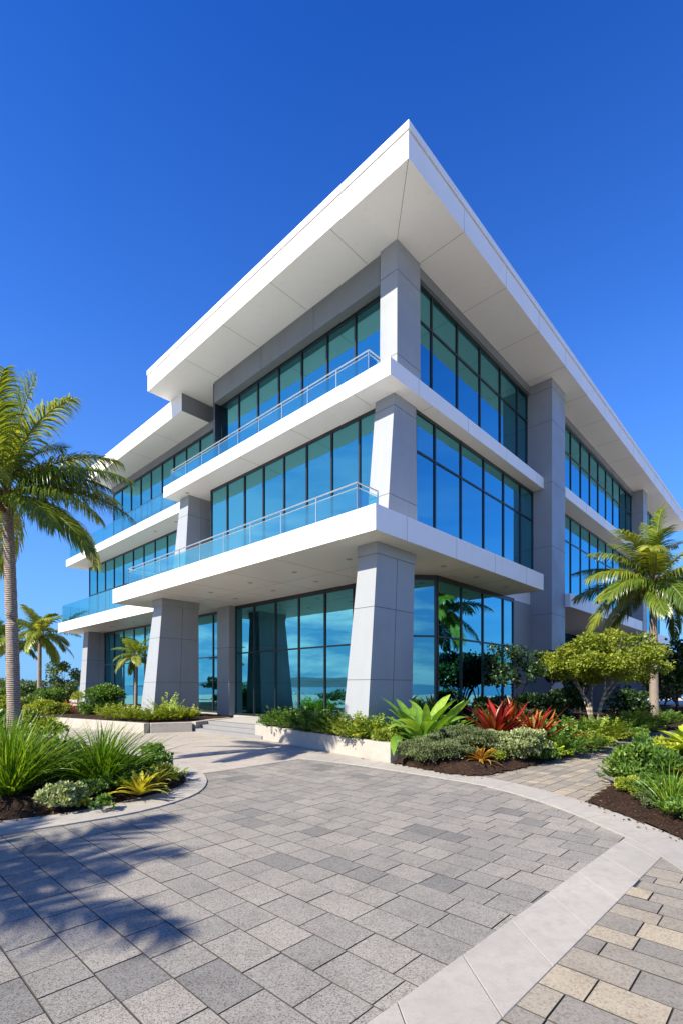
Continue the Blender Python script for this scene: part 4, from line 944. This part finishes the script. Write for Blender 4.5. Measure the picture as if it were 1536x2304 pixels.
# --- middle bed front
plant('shrub', shrub_mesh('shrub', M['greygreen'], .66, .5, .29, 9000, .045, 181, 30, .2, .34, .8), 965, 9.6, .06, 'grey green fine leaved shrub at the corner of the middle planter', 'shrub')
plant('shrub', shrub_mesh('shrub', M['greygreen'], .78, .5, .24, 9000, .045, 182, 30, .24, .34, .8), 1055, 10.1, .14, 'grey green shrub below the largest red rosette', 'shrub')
plant('shrub', shrub_mesh('shrub', M['silver'], .72, .58, .35, 9000, .048, 183, 34, .36, .30, .7), 1160, 10.05, .12, 'rounded silvery variegated shrub below the red rosettes', 'shrub')
plant('croton', rosette_mesh('croton', M['orange'], 44, .46, .03, 184, (8, 80), (25, 80), 7, .04, .3, 'lance'), 1080, 9.45, .05, 'small orange and brown leaved plant at the front mulch edge', 'croton')
GR = 'green shrubs along the side path'
rs = [sprig_mesh('shrub', M[mt], 85, .62, .4, 26, .10, 190 + i, .34, 50) for i, mt in enumerate(('green', 'yelgreen', 'green'))]
for mesh_, px, D, s, lab in [(rs[0], 1255, 11.2, 1.0, 'dense green shrub right of the silvery shrub by the path'), (rs[2], 1225, 12.3, 1.0, 'dark green shrub behind the silvery shrub'), (rs[1], 1308, 12.0, .95, 'yellow green shrub at the path edge below the tree'),
                             (rs[0], 1290, 13.2, 1.05, 'green shrub below the pale trunks of the small tree'), (rs[1], 1360, 13.2, .95, 'ferny yellow green shrub at the path edge right of the tree trunks'), (rs[2], 1345, 14.4, 1.0, 'dark green shrub at the foot of the small tree'),
                             (rs[0], 1405, 14.6, .95, 'green shrub at the path edge left of the right palm trunk'), (rs[1], 1432, 15.8, 1.1, 'ferny bright shrub just left of the right palm trunk'), (rs[2], 1452, 16.3, .8, 'low dark shrub at the foot of the right palm'),
                             (rs[0], 1500, 17.5, 1.0, 'green shrub right of the right palm trunk')]:
    plant('shrub', mesh_, px, D, .2, lab, 'shrub', GR, s=s)
plant('agave', rosette_mesh('agave', M['greygreen'], 30, .62, .025, 195, (20, 85), (5, 40), 7, .04, .4, 'lance'), 1305, 13.3, .5, 'pale spiky strap leaf plant before the tree trunks', 'agave')
plant('agave', rosette_mesh('agave', M['lime'], 34, .7, .03, 196, (15, 80), (30, 80), 7, .04, .4, 'lance'), 1420, 15.4, .45, 'lime green arching strap leaf plant left of the right palm trunk', 'agave')
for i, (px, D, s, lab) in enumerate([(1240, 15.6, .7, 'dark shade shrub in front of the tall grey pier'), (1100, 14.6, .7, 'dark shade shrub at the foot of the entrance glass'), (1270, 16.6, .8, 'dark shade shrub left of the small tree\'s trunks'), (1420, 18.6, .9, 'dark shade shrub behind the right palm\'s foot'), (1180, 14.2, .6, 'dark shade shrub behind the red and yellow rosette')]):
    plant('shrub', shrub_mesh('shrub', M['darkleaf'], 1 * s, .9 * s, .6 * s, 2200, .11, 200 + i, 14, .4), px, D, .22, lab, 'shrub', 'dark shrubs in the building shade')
# --- right foreground bed
plant('shrub', shrub_mesh('shrub', M['green'], .56, .54, .38, 7000, .07, 211, 30, .24, .30, .7), 1450, 7.45, .08, 'dense round green shrub in the right bed by the path', 'shrub')
plant('shrub', shrub_mesh('shrub', M['yelgreen'], .5, .5, .36, 2600, .085, 212, 16, .3, .34, .7), 1530, 7.9, .1, 'yellow green shrub behind the round shrub at the right edge', 'shrub')
tuft(1512, 5.95, .07, 90, .78, 213, 'bright green grass clump on mulch at the right frame edge', .009, (40, 88), (10, 60))
plant('ginger_plant', rosette_mesh('ginger_plant', M['lime'], 60, .55, .07, 214, (-5, 80), (20, 80), 8, .22, .28, 'broad', .2, .25), 1566, 7.6, .62, 'lime green broad leaf plant cut by the right frame edge', 'plant')
o = stem_mesh('stem', M['stem'], 6, .66, .12, .014, 3); o.name = 'stem'
host = [q for q in COL.objects if q.name.startswith('ginger_plant')][-1]; o.parent = host; o.location = (0, 0, -.6)

# --- filling plants that close the gaps between the named ones
fill = [sprig_mesh('shrub', M[mt], 60, .42, .34, 22, .085, 300 + i, .34, 60) for i, mt in enumerate(('green', 'yelgreen', 'lime'))]
for k, px, D, s_, lab in [(0, 1120, 12.6, 1.1, 'low green ground cover between the broad leaf plant and the red rosettes'), (1, 1020, 12.3, 1.0, 'low yellowish ground cover behind the broad leaf plant'), (0, 1185, 12.9, 1.1, 'low green ground cover behind the red and yellow rosette'),
                          (2, 1238, 10.7, .75, 'small lime shrub hugging the right side of the silvery shrub'), (1, 1375, 12.9, .8, 'small yellowish shrub spilling on the side path'), (0, 1330, 11.6, .7, 'small green shrub at the mulch edge of the side path'), (1, 1455, 15.2, .9, 'ferny shrub spilling on the far end of the side path')]:
    plant('shrub', fill[k], px, D, .2, lab, 'shrub', 'low ground cover of the middle bed', s=s_)
for k, px, D, z, s_, lab in [(0, 275, 7.2, .11, .85, 'low green leaves under the fountain grass by the yellow rosette'), (1, 385, 8.0, .08, .55, 'small yellowish leaves at the very tip of the left bed'), (0, 175, 7.4, .12, 1., 'low green leaves in the gap between the two grass clumps')]:
    plant('shrub', fill[k], px, D, z, lab, 'shrub', 'low ground cover of the left bed', s=s_)
for k, px, D, s_, lab in [(0, 1400, 7.9, .7, 'low green leaves at the path side of the round green shrub'), (1, 1470, 6.5, .5, 'small yellowish leaves on mulch before the round green shrub'), (0, 1580, 6.4, .8, 'green leaves behind the grass clump at the right frame edge')]:
    plant('shrub', fill[k], px, D, .08, lab, 'shrub', 'low ground cover of the right bed', s=s_)

for i, (x, y, rr, cz) in enumerate([(-25, -5, 2.0, .55), (-27, 1, 2.2, .6), (-25, 6, 2.0, .5), (-28, 11, 2.4, .6), (-29, 16, 2.4, .6), (-22, -10, 2.0, .55), (18, 4, 2.0, .8), (21, 10, 2.2, .8)]):
    branchy(0, 0, 0, 'low dark hedge bush outside the frame, mirrored at the foot of the glass', 'bush', 2, rr, cz * .8, cz, 'darkleaf' if i % 2 else 'olive', 'darkbark', 1800, .2, 400 + i, 3, .04, 16, pos=(x, y), group='hedge bushes mirrored in the glass', name='bush')
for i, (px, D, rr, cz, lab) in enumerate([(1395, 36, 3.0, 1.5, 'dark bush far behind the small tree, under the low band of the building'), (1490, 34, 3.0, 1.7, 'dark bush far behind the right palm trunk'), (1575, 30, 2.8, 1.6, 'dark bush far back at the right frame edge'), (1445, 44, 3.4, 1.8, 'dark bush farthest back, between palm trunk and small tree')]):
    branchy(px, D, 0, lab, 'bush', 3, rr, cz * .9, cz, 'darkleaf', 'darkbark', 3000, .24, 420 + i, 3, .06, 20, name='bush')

# --- more undergrowth: the beds of the photo show little bare mulch away from their edges
ug = [shrub_mesh('shrub', M[mt], .42, .38, .2, 2600, .05, 330 + i, 18, .36, .36, .7) for i, mt in enumerate(('green', 'greygreen', 'yelgreen', 'silver'))]
for k, px, D, s_, lab in [(0, 1010, 9.62, .7, 'small dark green tuft between the two front grey green shrubs'), (2, 1118, 9.75, .5, 'small yellowish tuft just right of the orange brown plant'), (1, 1045, 9.55, .55, 'small grey green tuft touching the orange brown plant on its left'),
                          (0, 1225, 10.3, .8, 'dark green mound at the right foot of the silvery shrub'), (3, 1105, 10.6, .8, 'pale variegated mound between the grey green and silvery shrubs'), (0, 1275, 11.0, .8, 'green mound where the mulch meets the side path'),
                          (1, 935, 10.1, .9, 'grey green mound against the end wall of the middle planter'), (2, 1345, 12.4, .9, 'yellowish mound on the path edge under the small tree'), (0, 1425, 14.0, 1.0, 'green mound on the far path edge before the palm')]:
    plant('shrub', ug[k], px, D, .05, lab, 'shrub', 'small mounds of the middle bed', s=s_)
for k, px, D, s_, lab in [(0, 1490, 6.75, .8, 'green mound behind the right grass clump'), (2, 1420, 7.1, .6, 'yellowish mound at the left foot of the round green shrub'), (0, 1545, 5.6, .7, 'green mound at the lower right frame edge by the grass clump'), (1, 1470, 6.2, .5, 'small grey green tuft on mulch left of the right grass clump')]:
    plant('shrub', ug[k], px, D, .07, lab, 'shrub', 'small mounds of the right bed', s=s_)
for k, px, D, s_, lab in [(0, 60, 6.9, .8, 'dark green mound at the foot of the big grass clump'), (0, 205, 6.75, .6, 'dark green mound at the foot of the fountain grass'), (2, 360, 8.1, .6, 'yellowish mound behind the yellow leaved plants'), (0, 280, 7.9, .9, 'dark green mound between fountain grass and yellow leaved plants')]:
    plant('shrub', ug[k], px, D, .1, lab, 'shrub', 'small mounds of the left bed', s=s_)
for k, px, D, s_, lab in [(0, 610, 15.0, .9, 'dark mound at the very left end of the middle planter'), (2, 720, 12.75, .9, 'yellowish mound over the middle planter wall before the corner pier'), (0, 785, 11.7, .8, 'green mound over the planter wall left of the bright yellow green shrub'), (2, 865, 10.75, .8, 'yellowish mound over the planter wall near its right corner')]:
    plant('shrub', ug[k], px, D, PL_SOIL + .03, lab, 'shrub', 'mounds along the middle planter wall', s=s_)
